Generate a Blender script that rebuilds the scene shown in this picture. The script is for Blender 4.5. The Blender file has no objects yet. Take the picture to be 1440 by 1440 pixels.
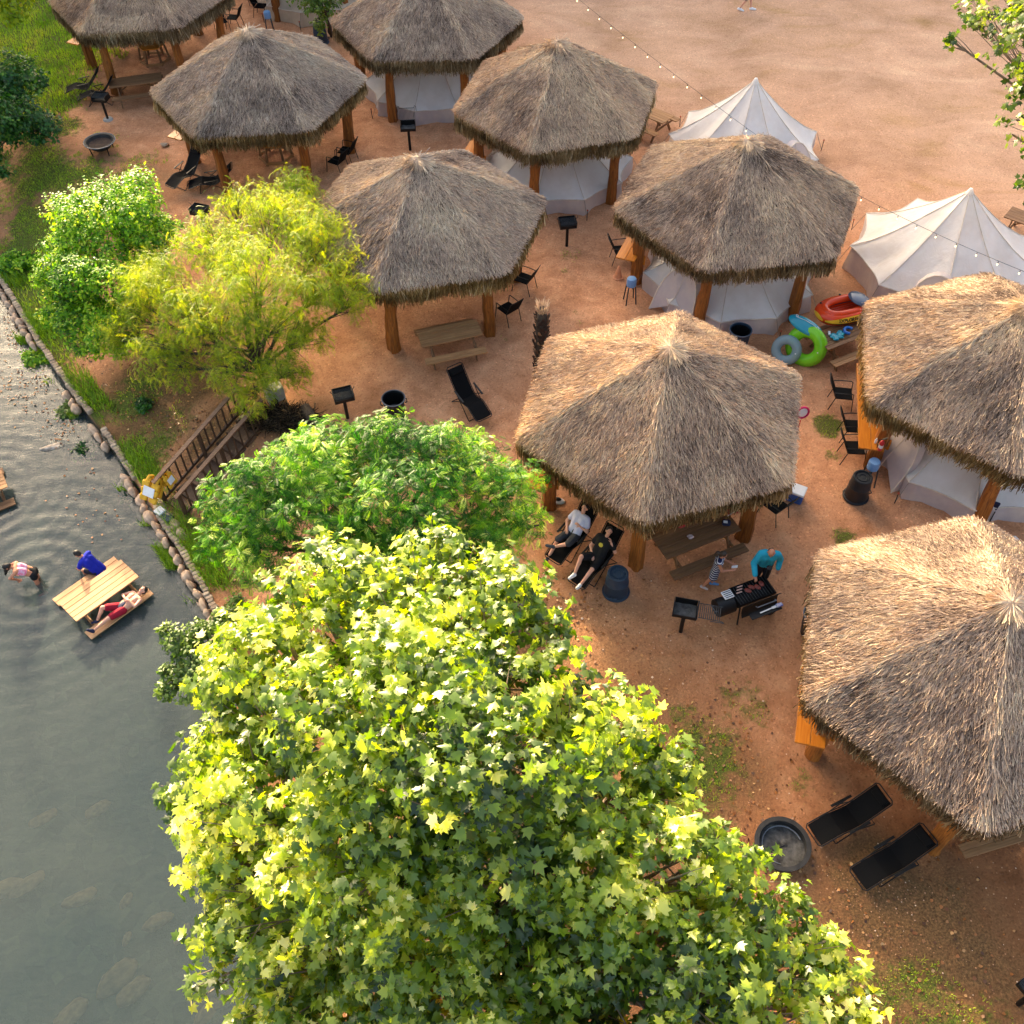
import bpy, bmesh, math, random
import numpy as np
from mathutils import Vector, Matrix

random.seed(7)
rng = np.random.default_rng(7)
PI = math.pi
R = math.radians
scene = bpy.context.scene
COL = scene.collection

# ------------------------------------------------------------------ camera
CAM_F, CAM_H = 1407.2, 20.0
PITCH, ROLL = R(50.5), R(-1.036)
cam_data = bpy.data.cameras.new('camera')
cam = bpy.data.objects.new('camera', cam_data)
COL.objects.link(cam)
_c, _s = math.cos(ROLL), math.sin(ROLL)
_r = Vector((1, 0, 0))
_u = Vector((0, math.sin(PITCH), math.cos(PITCH)))
_f = Vector((0, math.cos(PITCH), -math.sin(PITCH)))
_rr = _c * _r + _s * _u
_uu = _c * _u - _s * _r
_m = Matrix((_rr, _uu, -_f)).transposed().to_4x4()
_m.translation = (0, 0, CAM_H)
cam.matrix_world = _m
cam_data.sensor_fit = 'HORIZONTAL'
cam_data.angle = 2 * math.atan(720 / CAM_F)
cam_data.clip_start = 0.1
cam_data.clip_end = 2000
scene.camera = cam

# ------------------------------------------------------------------ sky and sun
SUN_AZ, SUN_EL = R(113), R(18.0)          # azimuth counted from +x towards +y
world = bpy.data.worlds.new('World')
scene.world = world
world.use_nodes = True
wn = world.node_tree
wn.nodes.clear()
sky = wn.nodes.new('ShaderNodeTexSky')
sky.sky_type = 'NISHITA'
sky.sun_disc = False
sky.sun_elevation = SUN_EL
sky.sun_rotation = PI / 2 - SUN_AZ
sky.altitude = 100
sky.air_density = 1.0
sky.dust_density = 9.0
sky.ozone_density = 0.0
bg = wn.nodes.new('ShaderNodeBackground')
bg.inputs['Strength'].default_value = 0.15
wo = wn.nodes.new('ShaderNodeOutputWorld')
wn.links.new(sky.outputs[0], bg.inputs[0])
wn.links.new(bg.outputs[0], wo.inputs[0])

sun_data = bpy.data.lights.new('sun', 'SUN')
sun_data.energy = 4.5
sun_data.angle = R(0.6)
sun_data.color = (1.0, 0.78, 0.48)
sun = bpy.data.objects.new('sun', sun_data)
COL.objects.link(sun)
SUN_DIR = Vector((math.cos(SUN_EL) * math.cos(SUN_AZ), math.cos(SUN_EL) * math.sin(SUN_AZ), math.sin(SUN_EL)))
sun.rotation_euler = SUN_DIR.to_track_quat('Z', 'Y').to_euler()
sun.location = (0, 0, 60)

scene.view_settings.view_transform = 'Standard'
scene.view_settings.look = 'None'
scene.view_settings.exposure = 2.3
scene.view_settings.gamma = 1.0
scene.view_settings.use_curve_mapping = False
try:
    scene.cycles.max_bounces = 8
    scene.cycles.transparent_max_bounces = 12
    scene.cycles.sample_clamp_indirect = 6.0
except Exception:
    pass


def G(u, v, z=0.0):
    """the spot of the place that lies at height z on the photograph's sight line (u, v)"""
    a, b = u - 720, v - 720
    uu = _c * a + _s * b
    vv = -_s * a + _c * b
    dy = CAM_F * math.cos(PITCH) - vv * math.sin(PITCH)
    dz = -CAM_F * math.sin(PITCH) - vv * math.cos(PITCH)
    t = (z - CAM_H) / dz
    return Vector((t * uu, t * dy, z))


def S(r, g, b):
    def l(c):
        c /= 255.0
        return c / 12.92 if c <= 0.04045 else ((c + 0.055) / 1.055) ** 2.4
    return (l(r), l(g), l(b))


# ------------------------------------------------------------------ scene helpers
def tag(o, label=None, cat=None, group=None, kind=None):
    if label: o['label'] = label
    if cat: o['category'] = cat
    if group: o['group'] = group
    if kind: o['kind'] = kind
    return o


def thing(name, label, cat, loc=(0, 0, 0), rotz=0.0, group=None, scale=1.0):
    o = bpy.data.objects.new(name, None)
    o.empty_display_size = 0.2
    COL.objects.link(o)
    o.location = loc
    o.rotation_euler = (0, 0, rotz)
    o.scale = (scale,) * 3 if not isinstance(scale, (tuple, list)) else scale
    return tag(o, label, cat, group)


def link(name, me, parent=None, kind=None):
    o = bpy.data.objects.new(name, me)
    COL.objects.link(o)
    o.parent = parent
    if kind: o['kind'] = kind
    return o


def dup(root, loc, rotz=0.0, label=None, group=None, scale=None, name=None):
    def rec(o, parent):
        c = o.copy()
        COL.objects.link(c)
        c.parent = parent
        for ch in o.children:
            if ch is not c:
                rec(ch, c)
        return c
    r = rec(root, None)
    r.location = loc
    r.rotation_euler = (0, 0, rotz)
    if label: r['label'] = label
    if group: r['group'] = group
    if scale is not None: r.scale = (scale,) * 3 if not isinstance(scale, (tuple, list)) else scale
    return r


class MB:
    """collects shapes into one mesh"""
    def __init__(self):
        self.v, self.f, self.m = [], [], []
        self.mi = 0

    def add(self, vs, fs):
        o = len(self.v)
        self.v.extend([tuple(p) for p in vs])
        for f in fs:
            self.f.append(tuple(i + o for i in f))
            self.m.append(self.mi)
        return self

    def box(self, c, s, rot=None, bev=0.0):
        hx, hy, hz = s[0] / 2, s[1] / 2, s[2] / 2
        c = Vector(c)
        M = rot if rot is not None else Matrix.Identity(3)
        if bev > 0:
            b = min(bev, hx * .49, hy * .49, hz * .49)
            vs, fs, idx = [], [], {}
            for sx in (-1, 1):
                for sy in (-1, 1):
                    for sz in (-1, 1):
                        for ax in range(3):
                            p = [sx * (hx - (0 if ax == 0 else b)), sy * (hy - (0 if ax == 1 else b)), sz * (hz - (0 if ax == 2 else b))]
                            idx[(sx, sy, sz, ax)] = len(vs)
                            vs.append(c + M @ Vector(p))
            for ax in range(3):
                o1, o2 = [a for a in range(3) if a != ax]
                for sg in (-1, 1):
                    q = []
                    for a, d in ((-1, -1), (1, -1), (1, 1), (-1, 1)):
                        k = [0, 0, 0]; k[ax] = sg; k[o1] = a; k[o2] = d
                        q.append(idx[(k[0], k[1], k[2], ax)])
                    if (sg < 0) != (ax == 1): q.reverse()
                    fs.append(q)
            for ax in range(3):          # edges along ax
                o1, o2 = [a for a in range(3) if a != ax]
                for s1 in (-1, 1):
                    for s2 in (-1, 1):
                        def I(e, w):
                            k = [0, 0, 0]; k[ax] = e; k[o1] = s1; k[o2] = s2
                            return idx[(k[0], k[1], k[2], w)]
                        fs.append([I(-1, o1), I(1, o1), I(1, o2), I(-1, o2)])
            for sx in (-1, 1):
                for sy in (-1, 1):
                    for sz in (-1, 1):
                        fs.append([idx[(sx, sy, sz, a)] for a in range(3)])
            return self.add(vs, fs)
        vs = [c + M @ Vector((sx * hx, sy * hy, sz * hz)) for sx in (-1, 1) for sy in (-1, 1) for sz in (-1, 1)]
        return self.add(vs, [(0, 1, 3, 2), (4, 6, 7, 5), (0, 4, 5, 1), (2, 3, 7, 6), (0, 2, 6, 4), (1, 5, 7, 3)])

    def bar(self, p0, p1, w, t, up=(0, 0, 1), bev=0.0):
        p0, p1 = Vector(p0), Vector(p1)
        d = p1 - p0
        L = d.length
        d.normalize()
        u = Vector(up)
        side = d.cross(u)
        if side.length < 1e-4: side = d.cross(Vector((1, 0, 0)))
        side.normalize()
        u = side.cross(d)
        M = Matrix((d, side, u)).transposed()
        return self.box((p0 + p1) / 2, (L, w, t), M, bev)

    def tube(self, pts, rad, n=8, caps=True, closed=False, flat=1.0):
        pts = [Vector(p) for p in pts]
        k = len(pts)
        if not isinstance(rad, (list, tuple)): rad = [rad] * k
        vs, fs = [], []
        ref = None
        for i in range(k):
            if closed:
                d = pts[(i + 1) % k] - pts[i - 1]
            else:
                d = pts[min(i + 1, k - 1)] - pts[max(i - 1, 0)]
            if d.length < 1e-9: d = Vector((0, 0, 1))
            d.normalize()
            if ref is None:
                ref = d.cross(Vector((0, 0, 1)))
                if ref.length < 0.05: ref = Vector((1, 0, 0))
            ref = ref - d * ref.dot(d)
            if ref.length < 1e-6: ref = d.orthogonal()
            ref.normalize()
            b = d.cross(ref)
            for j in range(n):
                a = 2 * PI * j / n
                vs.append(pts[i] + (ref * math.cos(a) + b * math.sin(a) * flat) * rad[i])
        seg = k if closed else k - 1
        for i in range(seg):
            for j in range(n):
                i2 = (i + 1) % k
                fs.append((i * n + j, i * n + (j + 1) % n, i2 * n + (j + 1) % n, i2 * n + j))
        if caps and not closed:
            fs.append(tuple(range(n - 1, -1, -1)))
            fs.append(tuple((k - 1) * n + j for j in range(n)))
        return self.add(vs, fs)

    def lathe(self, prof, n=24, c=(0, 0, 0), close=False):
        c = Vector(c)
        vs, fs = [], []
        for (r, z) in prof:
            for j in range(n):
                a = 2 * PI * j / n
                vs.append(c + Vector((r * math.cos(a), r * math.sin(a), z)))
        m = len(prof)
        for i in range(m if close else m - 1):
            i2 = (i + 1) % m
            for j in range(n):
                fs.append((i * n + j, i * n + (j + 1) % n, i2 * n + (j + 1) % n, i2 * n + j))
        return self.add(vs, fs)

    def ball(self, c, r, n=10, m=7, rot=None):
        c = Vector(c)
        if not isinstance(r, (list, tuple)): r = (r, r, r)
        M = rot if rot is not None else Matrix.Identity(3)
        vs = [c + M @ Vector((0, 0, -r[2]))]
        for i in range(1, m):
            t = -PI / 2 + PI * i / m
            for j in range(n):
                a = 2 * PI * j / n
                vs.append(c + M @ Vector((r[0] * math.cos(t) * math.cos(a), r[1] * math.cos(t) * math.sin(a), r[2] * math.sin(t))))
        vs.append(c + M @ Vector((0, 0, r[2])))
        fs = [(0, 1 + (j + 1) % n, 1 + j) for j in range(n)]
        for i in range(m - 2):
            for j in range(n):
                fs.append((1 + i * n + j, 1 + i * n + (j + 1) % n, 1 + (i + 1) * n + (j + 1) % n, 1 + (i + 1) * n + j))
        last = len(vs) - 1
        fs += [(last, 1 + (m - 2) * n + j, 1 + (m - 2) * n + (j + 1) % n) for j in range(n)]
        return self.add(vs, fs)

    def capsule(self, p0, p1, r0, r1=None, n=10):
        p0, p1 = Vector(p0), Vector(p1)
        r1 = r0 if r1 is None else r1
        d = p1 - p0
        if d.length < 1e-6: return self.ball(p0, max(r0, r1), n)
        d.normalize()
        pts, rad = [], []
        for a in (80, 50, 20):
            pts.append(p0 - d * r0 * math.sin(R(a))); rad.append(r0 * math.cos(R(a)))
        pts.append(p0); rad.append(r0)
        pts.append(p1); rad.append(r1)
        for a in (20, 50, 80):
            pts.append(p1 + d * r1 * math.sin(R(a))); rad.append(r1 * math.cos(R(a)))
        return self.tube(pts, rad, n)

    def mesh(self, name, mats, smooth=True, angle=40):
        me = bpy.data.meshes.new(name)
        me.from_pydata(self.v, [], self.f)
        if not isinstance(mats, (list, tuple)): mats = [mats]
        for m in mats: me.materials.append(m)
        if len(mats) > 1: me.polygons.foreach_set('material_index', self.m)
        bm = bmesh.new(); bm.from_mesh(me)
        bmesh.ops.recalc_face_normals(bm, faces=bm.faces)
        if smooth:
            for f in bm.faces: f.smooth = True
            for e in bm.edges:
                if len(e.link_faces) == 2 and e.calc_face_angle(0) > R(angle): e.smooth = False
        bm.to_mesh(me); bm.free()
        me.update()
        return me

    def build(self, name, mats, parent=None, smooth=True, kind=None, angle=40):
        return link(name, self.mesh(name, mats, smooth, angle), parent, kind)


def fast_mesh(name, V, F, mat, attr=None, smooth=False):
    """V (n,3), F (m,k) uniform polygons, attr dict name -> per-vertex floats"""
    V = np.asarray(V, np.float32); F = np.asarray(F, np.int32)
    me = bpy.data.meshes.new(name)
    me.vertices.add(len(V)); me.vertices.foreach_set('co', V.ravel())
    k = F.shape[1]
    me.loops.add(F.size); me.loops.foreach_set('vertex_index', F.ravel())
    me.polygons.add(len(F)); me.polygons.foreach_set('loop_start', np.arange(0, F.size, k, dtype=np.int32))
    if smooth: me.polygons.foreach_set('use_smooth', np.ones(len(F), bool))
    for a, vals in (attr or {}).items():
        at = me.attributes.new(a, 'FLOAT', 'POINT')
        at.data.foreach_set('value', np.asarray(vals, np.float32))
    me.materials.append(mat)
    me.update(calc_edges=True)
    return me


def scatter(name, tv, tf, M, T, rnd, mat, smooth=False):
    tv = np.asarray(tv, float); tf = np.asarray(tf)
    n, nv = len(T), len(tv)
    V = np.einsum('nij,vj->nvi', M, tv) + T[:, None, :]
    F = tf[None] + (np.arange(n) * nv)[:, None, None]
    return fast_mesh(name, V.reshape(-1, 3), F.reshape(-1, tf.shape[1]), mat, {'rnd': np.repeat(rnd, nv)}, smooth)


def frames(d, up):
    """rotation matrices whose local y runs along d and local z near up"""
    d = d / np.maximum(np.linalg.norm(d, axis=1, keepdims=True), 1e-9)
    x = np.cross(d, up)
    x /= np.maximum(np.linalg.norm(x, axis=1, keepdims=True), 1e-6)
    z = np.cross(x, d)
    return np.stack([x, d, z], axis=2)


def vnoise(p, seed=0, scale=1.0):
    """cheap smooth value noise for arrays (n,2)"""
    r = np.random.default_rng(seed)
    tab = r.random((64, 64))
    q = np.asarray(p) * scale
    i = np.floor(q).astype(int); f = q - i; f = f * f * (3 - 2 * f)
    x0, y0 = i[:, 0] % 64, i[:, 1] % 64
    x1, y1 = (x0 + 1) % 64, (y0 + 1) % 64
    return (tab[x0, y0] * (1 - f[:, 0]) + tab[x1, y0] * f[:, 0]) * (1 - f[:, 1]) + (tab[x0, y1] * (1 - f[:, 0]) + tab[x1, y1] * f[:, 0]) * f[:, 1]


# ------------------------------------------------------------------ materials
def nmat(name):
    m = bpy.data.materials.new(name)
    m.use_nodes = True
    nt = m.node_tree
    nt.nodes.clear()
    out = nt.nodes.new('ShaderNodeOutputMaterial')
    return m, nt, out


def ramp(nt, fac, stops):
    n = nt.nodes.new('ShaderNodeValToRGB')
    el = n.color_ramp.elements
    while len(el) < len(stops): el.new(0.5)
    for e, (p, c) in zip(el, stops):
        e.position = p
        e.color = (c[0], c[1], c[2], 1)
    nt.links.new(fac, n.inputs[0])
    return n.outputs[0]


def noise(nt, scale, detail=4, rough=0.55, vec=None, dist=0.0):
    n = nt.nodes.new('ShaderNodeTexNoise')
    n.inputs['Scale'].default_value = scale
    n.inputs['Detail'].default_value = detail
    n.inputs['Roughness'].default_value = rough
    n.inputs['Distortion'].default_value = dist
    if vec is not None: nt.links.new(vec, n.inputs['Vector'])
    return n.outputs[0]


def mix(nt, fac, a, b, mode='MIX'):
    n = nt.nodes.new('ShaderNodeMix')
    n.data_type = 'RGBA'
    n.blend_type = mode
    n.clamp_factor = True
    for k, v in ((0, fac), (6, a), (7, b)):
        if hasattr(v, 'links') or hasattr(v, 'is_linked'): nt.links.new(v, n.inputs[k])
        elif isinstance(v, (int, float)): n.inputs[k].default_value = v
        else: n.inputs[k].default_value = (v[0], v[1], v[2], 1)
    return n.outputs[2]


def math_(nt, op, a, b=0.0, c=None, clamp=False):
    n = nt.nodes.new('ShaderNodeMath')
    n.operation = op
    n.use_clamp = clamp
    for k, v in enumerate((a, b) if c is None else (a, b, c)):
        if isinstance(v, (int, float)): n.inputs[k].default_value = v
        else: nt.links.new(v, n.inputs[k])
    return n.outputs[0]


def coords(nt, kind='Object', scale=None):
    t = nt.nodes.new('ShaderNodeTexCoord').outputs[kind]
    if scale:
        mp = nt.nodes.new('ShaderNodeMapping')
        mp.inputs['Scale'].default_value = scale
        nt.links.new(t, mp.inputs[0])
        return mp.outputs[0]
    return t


def world_pos(nt):
    return nt.nodes.new('ShaderNodeNewGeometry').outputs['Position']


def attr(nt, name):
    n = nt.nodes.new('ShaderNodeAttribute')
    n.attribute_name = name
    return n.outputs['Fac']


def bump(nt, h, strength=0.3, dist=0.02):
    n = nt.nodes.new('ShaderNodeBump')
    n.inputs['Strength'].default_value = strength
    n.inputs['Distance'].default_value = dist
    nt.links.new(h, n.inputs['Height'])
    return n.outputs[0]


def princ(nt, out, col, rough=0.6, metal=0.0, spec=0.4, normal=None):
    p = nt.nodes.new('ShaderNodeBsdfPrincipled')
    if hasattr(col, 'is_linked'): nt.links.new(col, p.inputs['Base Color'])
    else: p.inputs['Base Color'].default_value = (*col, 1)
    if hasattr(rough, 'is_linked'): nt.links.new(rough, p.inputs['Roughness'])
    else: p.inputs['Roughness'].default_value = rough
    p.inputs['Metallic'].default_value = metal
    p.inputs['Specular IOR Level'].default_value = spec
    if normal is not None: nt.links.new(normal, p.inputs['Normal'])
    if out is not None: nt.links.new(p.outputs[0], out.inputs[0])
    return p


def simple(name, c1, c2=None, rough=0.6, metal=0.0, sc=6.0, bmp=0.0, spec=0.4, stretch=None, det=5):
    m, nt, out = nmat(name)
    v = coords(nt, 'Object', stretch)
    n = noise(nt, sc, det, 0.6, v)
    c2 = c2 or tuple(x * 0.72 for x in c1)
    col = ramp(nt, n, [(0.3, c2), (0.68, c1)])
    nb = bump(nt, noise(nt, sc * 5, 3, 0.6, v), bmp, 0.01) if bmp else None
    princ(nt, out, col, rough, metal, spec, nb)
    return m


def wood(name, light, dark, axis=0, rough=0.62, knots=True):
    m, nt, out = nmat(name)
    st = [14.0, 14.0, 14.0]; st[axis] = 0.9
    v = coords(nt, 'Object', st)
    oi = nt.nodes.new('ShaderNodeObjectInfo')
    add = nt.nodes.new('ShaderNodeVectorMath'); add.operation = 'ADD'
    nt.links.new(v, add.inputs[0])
    mul = nt.nodes.new('ShaderNodeVectorMath'); mul.operation = 'SCALE'
    mul.inputs[0].default_value = (37, 91, 53)
    nt.links.new(oi.outputs['Random'], mul.inputs['Scale'])
    nt.links.new(mul.outputs[0], add.inputs[1])
    n = noise(nt, 1.6, 6, 0.65, add.outputs[0], 0.8)
    base = ramp(nt, n, [(0.28, dark), (0.5, tuple((a + b) / 2 for a, b in zip(light, dark))), (0.72, light)])
    big = noise(nt, 1.1, 2, 0.5, coords(nt, 'Object'))
    col = mix(nt, math_(nt, 'MULTIPLY', big, 0.5), base, dark)
    hs = nt.nodes.new('ShaderNodeHueSaturation')
    mr = nt.nodes.new('ShaderNodeMapRange')
    mr.inputs['To Min'].default_value = 0.82; mr.inputs['To Max'].default_value = 1.18
    nt.links.new(oi.outputs['Random'], mr.inputs['Value'])
    nt.links.new(mr.outputs[0], hs.inputs['Value'])
    nt.links.new(col, hs.inputs['Color'])
    princ(nt, out, hs.outputs[0], rough, 0, 0.3, bump(nt, n, 0.35, 0.006))
    return m


def leafmat(name, stops, trans=0.45, tcol=None, rough=0.45, spec=0.45):
    m, nt, out = nmat(name)
    a = attr(nt, 'rnd')
    oi = nt.nodes.new('ShaderNodeObjectInfo').outputs['Random']
    col = ramp(nt, a, stops)
    p = princ(nt, None, col, rough, 0, spec)
    t = nt.nodes.new('ShaderNodeBsdfTranslucent')
    tc = mix(nt, 1.0, col, tcol or (1.0, 1.0, 0.55), 'MULTIPLY')
    br = nt.nodes.new('ShaderNodeHueSaturation')
    br.inputs['Value'].default_value = 2.0
    br.inputs['Saturation'].default_value = 1.05
    nt.links.new(tc, br.inputs['Color'])
    nt.links.new(br.outputs[0], t.inputs[0])
    ms = nt.nodes.new('ShaderNodeMixShader')
    ms.inputs[0].default_value = trans
    nt.links.new(p.outputs[0], ms.inputs[1]); nt.links.new(t.outputs[0], ms.inputs[2])
    nt.links.new(ms.outputs[0], out.inputs[0])
    return m


M = {}
M['plank'] = wood('pine_plank', S(190, 144, 96), S(136, 94, 58), 0)
M['plank_old'] = wood('worn_plank', S(150, 110, 74), S(98, 68, 44), 0)
M['plank_new'] = wood('fresh_plank', S(200, 158, 116), S(166, 120, 80), 0)
M['cedar'] = wood('cedar_log', S(186, 116, 48), S(84, 44, 18), 2, 0.6)
M['counter'] = wood('varnished_counter', S(212, 138, 48), S(166, 92, 24), 0, 0.35)
M['rail'] = wood('weathered_rail', S(136, 104, 78), S(84, 60, 44), 0)
M['rail_dark'] = wood('dark_timber', S(92, 68, 50), S(52, 36, 26), 2)
M['black_metal'] = simple('black_metal', (0.008, 0.008, 0.009), (0.005, 0.005, 0.0055), 0.5, 0.3, 9, 0.1)
M['grey_metal'] = simple('scorched_steel', (0.07, 0.075, 0.08), (0.02, 0.02, 0.022), 0.55, 0.4, 7, 0.15)
M['ash'] = simple('ash', (0.10, 0.097, 0.093), (0.02, 0.019, 0.018), 0.95, 0, 6, 0.5, 0.1)
M['rust'] = simple('rusty_steel', (0.10, 0.055, 0.035), (0.035, 0.022, 0.018), 0.8, 0.2, 6, 0.2)
M['sling'] = simple('black_sling', (0.004, 0.004, 0.0045), (0.0025, 0.0025, 0.003), 0.8, 0, 30, 0.2, 0.12)
M['bin'] = simple('dark_plastic', (0.010, 0.014, 0.019), (0.007, 0.009, 0.013), 0.5, 0, 5, 0.12)
M['bin_grey'] = simple('grey_plastic_bin', (0.035, 0.047, 0.065), (0.022, 0.03, 0.042), 0.5, 0, 5, 0.12)
M['bin_blue'] = simple('blue_plastic', (0.016, 0.036, 0.066), (0.010, 0.024, 0.044), 0.5, 0, 5, 0.12)
M['liner'] = simple('bin_liner', (0.003, 0.003, 0.0035), (0.002, 0.002, 0.0025), 0.35, 0, 14, 0.5)
M['rim'] = simple('bin_rim', (0.12, 0.14, 0.17), (0.08, 0.09, 0.11), 0.5, 0, 5)
M['white'] = simple('white_plastic', (0.78, 0.78, 0.78), (0.66, 0.66, 0.66), 0.4, 0, 5)
M['red'] = simple('red_plastic', (0.55, 0.02, 0.03), (0.42, 0.015, 0.02), 0.35)
M['blue'] = simple('blue_cooler', (0.03, 0.10, 0.36), (0.022, 0.08, 0.30), 0.4)
M['navy'] = simple('navy_cloth', (0.012, 0.018, 0.06), (0.008, 0.012, 0.04), 0.8, 0, 12, 0.2)
M['peg'] = simple('orange_peg', (0.55, 0.10, 0.04), None, 0.5)
M['rope'] = simple('rope', (0.30, 0.25, 0.2), None, 0.9)
M['concrete'] = simple('concrete', (0.45, 0.42, 0.38), (0.3, 0.28, 0.25), 0.9, 0, 6, 0.4)
M['bark'] = simple('bark', (0.10, 0.075, 0.055), (0.04, 0.03, 0.024), 0.95, 0, 5, 0.9, 0.2, (6, 6, 1.2))
M['pale_bark'] = simple('sycamore_bark', (0.34, 0.27, 0.20), (0.13, 0.085, 0.06), 0.9, 0, 4, 0.5, 0.2)
# ------------------------------------------------------------------ the lie of the land
BANK = np.array([(-90, -60), (-4.0, -30), (-4.6, -4), (-5.0, 5), (-6.0, 9.8), (-7.55, 14.3), (-8.85, 16.3), (-10.1, 18.05),
                 (-11.8, 20.5), (-13.05, 22.05), (-14.8, 24.4), (-17.2, 27.9), (-26, 40), (-62, 95), (-160, 240)], float)[1:]
BANK = BANK[np.argsort(BANK[:, 1])]
WATER_Z = -1.4


def bank_x(y):
    return np.interp(y, BANK[:, 1], BANK[:, 0])


def sstep(a, b, x):
    t = np.clip((x - a) / (b - a), 0, 1)
    return t * t * (3 - 2 * t)


def land_z(x, y):
    x = np.asarray(x, float); y = np.asarray(y, float)
    s = (x - bank_x(y)) * 0.82
    p = np.stack([np.ravel(x), np.ravel(y)], 1)
    bumps = ((vnoise(p, 3, 0.45) - 0.5) * 0.10 + (vnoise(p, 4, 1.7) - 0.5) * 0.035).reshape(x.shape)
    up = -1.0 + sstep(0.0, 4.6, s) * 1.0 + bumps * sstep(0.6, 3, s) * 0.6
    shallow = sstep(9, 5, y) * 0.15
    dn = -1.72 - 0.35 * sstep(0, 3.5, -s) + shallow + bumps
    return np.where(s > 0.02, up, dn)


def LZ(x, y):
    return float(land_z(np.array([x]), np.array([y]))[0])


def on_land(u, v, it=6):
    z = 0.0
    for _ in range(it):
        p = G(u, v, z)
        z = LZ(p.x, p.y)
    return Vector((p.x, p.y, z))


def seg(lo, hi, st):
    return np.arange(lo, hi + 1e-6, st)


gx = np.unique(np.concatenate([np.array([-400, -250, -160, -110, -80, -60, -40, -28, -20, -14, -10]), seg(-8, -1, 0.5), np.array([-.6, -.3, -.12, -.02, .04, .12]), seg(.3, 33, 0.25), np.array([36, 40, 46, 54, 66, 84, 110, 160, 250, 400])]))
gy = np.unique(np.concatenate([np.array([-300, -180, -110, -60, -35, -20, -12, -6, -2, 0]), seg(1, 52, 0.25), np.array([55, 60, 68, 80, 95, 120, 160, 220, 320, 500])]))
# make the sheet follow the bank line closely: shift the x lines near it
GX, GY = np.meshgrid(gx, gy)
GX = GX + bank_x(GY)
GZ = land_z(GX, GY)
P2 = np.stack([GX.ravel(), GY.ravel()], 1)


def blob_mask(P, blobs, seed):
    """sum of soft patches given as (u, v, radius, strength)"""
    out = np.zeros(len(P))
    for (u, v, r, k) in blobs:
        c = on_land(u, v)
        d = np.hypot(P[:, 0] - c.x, P[:, 1] - c.y) / r
        out = np.maximum(out, k * sstep(1.25, 0.35, d))
    n = vnoise(P, seed, 1.1) * 0.55 + vnoise(P, seed + 1, 3.1) * 0.45
    return np.clip(out * (0.45 + 1.1 * n), 0, 1)


GRASS = [(40, 60, 5.0, 1.2), (0, 20, 6, 1.2), (70, 130, 2.2, 1.1), (-60, 140, 6, 1.2), (20, 250, 3.0, .75), (90, 180, 1.2, .7), (60, 320, 2.2, .8), (160, 240, 1.6, .5),
         (200, 230, 1.4, .5), (30, 400, 2.0, 1.0), (90, 470, 2.0, .95), (75, 540, 1.2, .9), (120, 570, 1.0, .8), (130, 625, .8, .8), (190, 560, 1.4, .6), (200, 640, 1.3, .65), (240, 600, 1.2, .5), (100, 250, 2.2, .65), (150, 200, 1.2, .55), (60, 270, 2.2, .7),
         (270, 700, .9, .5), (300, 760, 1.2, .65), (1045, 985, 1.0, .55), (990, 1060, 1.2, .7), (1020, 1130, .9, .55), (960, 1000, .5, .5), (1187, 755, .45, .8),
         (1165, 600, .62, .95), (1172, 640, .35, .8), (1290, 1420, 1.2, .7), (1230, 1400, 1.0, .7), (1400, 1440, .8, .5), (1130, 1100, .5, .5), (800, 360, .6, .55),
         (810, 440, .25, .5), (815, 455, .25, .5), (795, 380, .3, .4), (710, 478, .3, .5), (330, 800, 1.0, .8), (1140, 930, .4, .4), (860, 990, .6, .6), (780, 870, .5, .5), (1210, 380, .35, .8), (1195, 375, .3, .8),
         (500, 640, 2.0, .3), (900, 30, 1.5, .12), (850, 60, 1.2, .12)]
LITTER = [(100, 290, 4, .75), (50, 400, 3, .75), (210, 560, 2.6, .95), (160, 610, 2, .95), (300, 640, 1.6, .9), (280, 520, 2.2, .9), (200, 260, 1.8, .5), (330, 580, 1.5, .9), (290, 760, 1.3, .8), (1290, 1330, 2.2, 1.0), (1230, 1250, 1.4, .9), (1180, 1330, 1.6, .9), (1010, 1090, 1.3, .7), (780, 850, .8, .4), (420, 600, 1.4, .7), (260, 600, 1.8, .55), (640, 1100, 6, 1.0),
          (230, 480, 2.0, .5), (1380, 1400, 1.6, .8), (980, 870, .8, .2)]
g_mask = blob_mask(P2, GRASS, 11)
l_mask = blob_mask(P2, LITTER, 21)
# pale sandy field beyond the huts, redder gritty soil between them
fld = sstep(-4, 9, (GX.ravel() * 0.62 + GY.ravel() * 0.78) - 27 + (vnoise(P2, 5, 0.16) - 0.5) * 9)
fld *= sstep(-6, 2, GX.ravel())
shade_tint = sstep(15.5, 6, GY.ravel() - 0.0 * GX.ravel() + (vnoise(P2, 8, 0.3) - 0.5) * 6)  # painted shade: mask that tints the soil darker towards the near end
bed = ((GX.ravel() - bank_x(GY.ravel())) * 0.82 < 0.02).astype(float)

nx, ny = len(gx), len(gy)
ii = np.arange(nx * ny).reshape(ny, nx)
GF = np.stack([ii[:-1, :-1].ravel(), ii[:-1, 1:].ravel(), ii[1:, 1:].ravel(), ii[1:, :-1].ravel()], 1)

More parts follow.
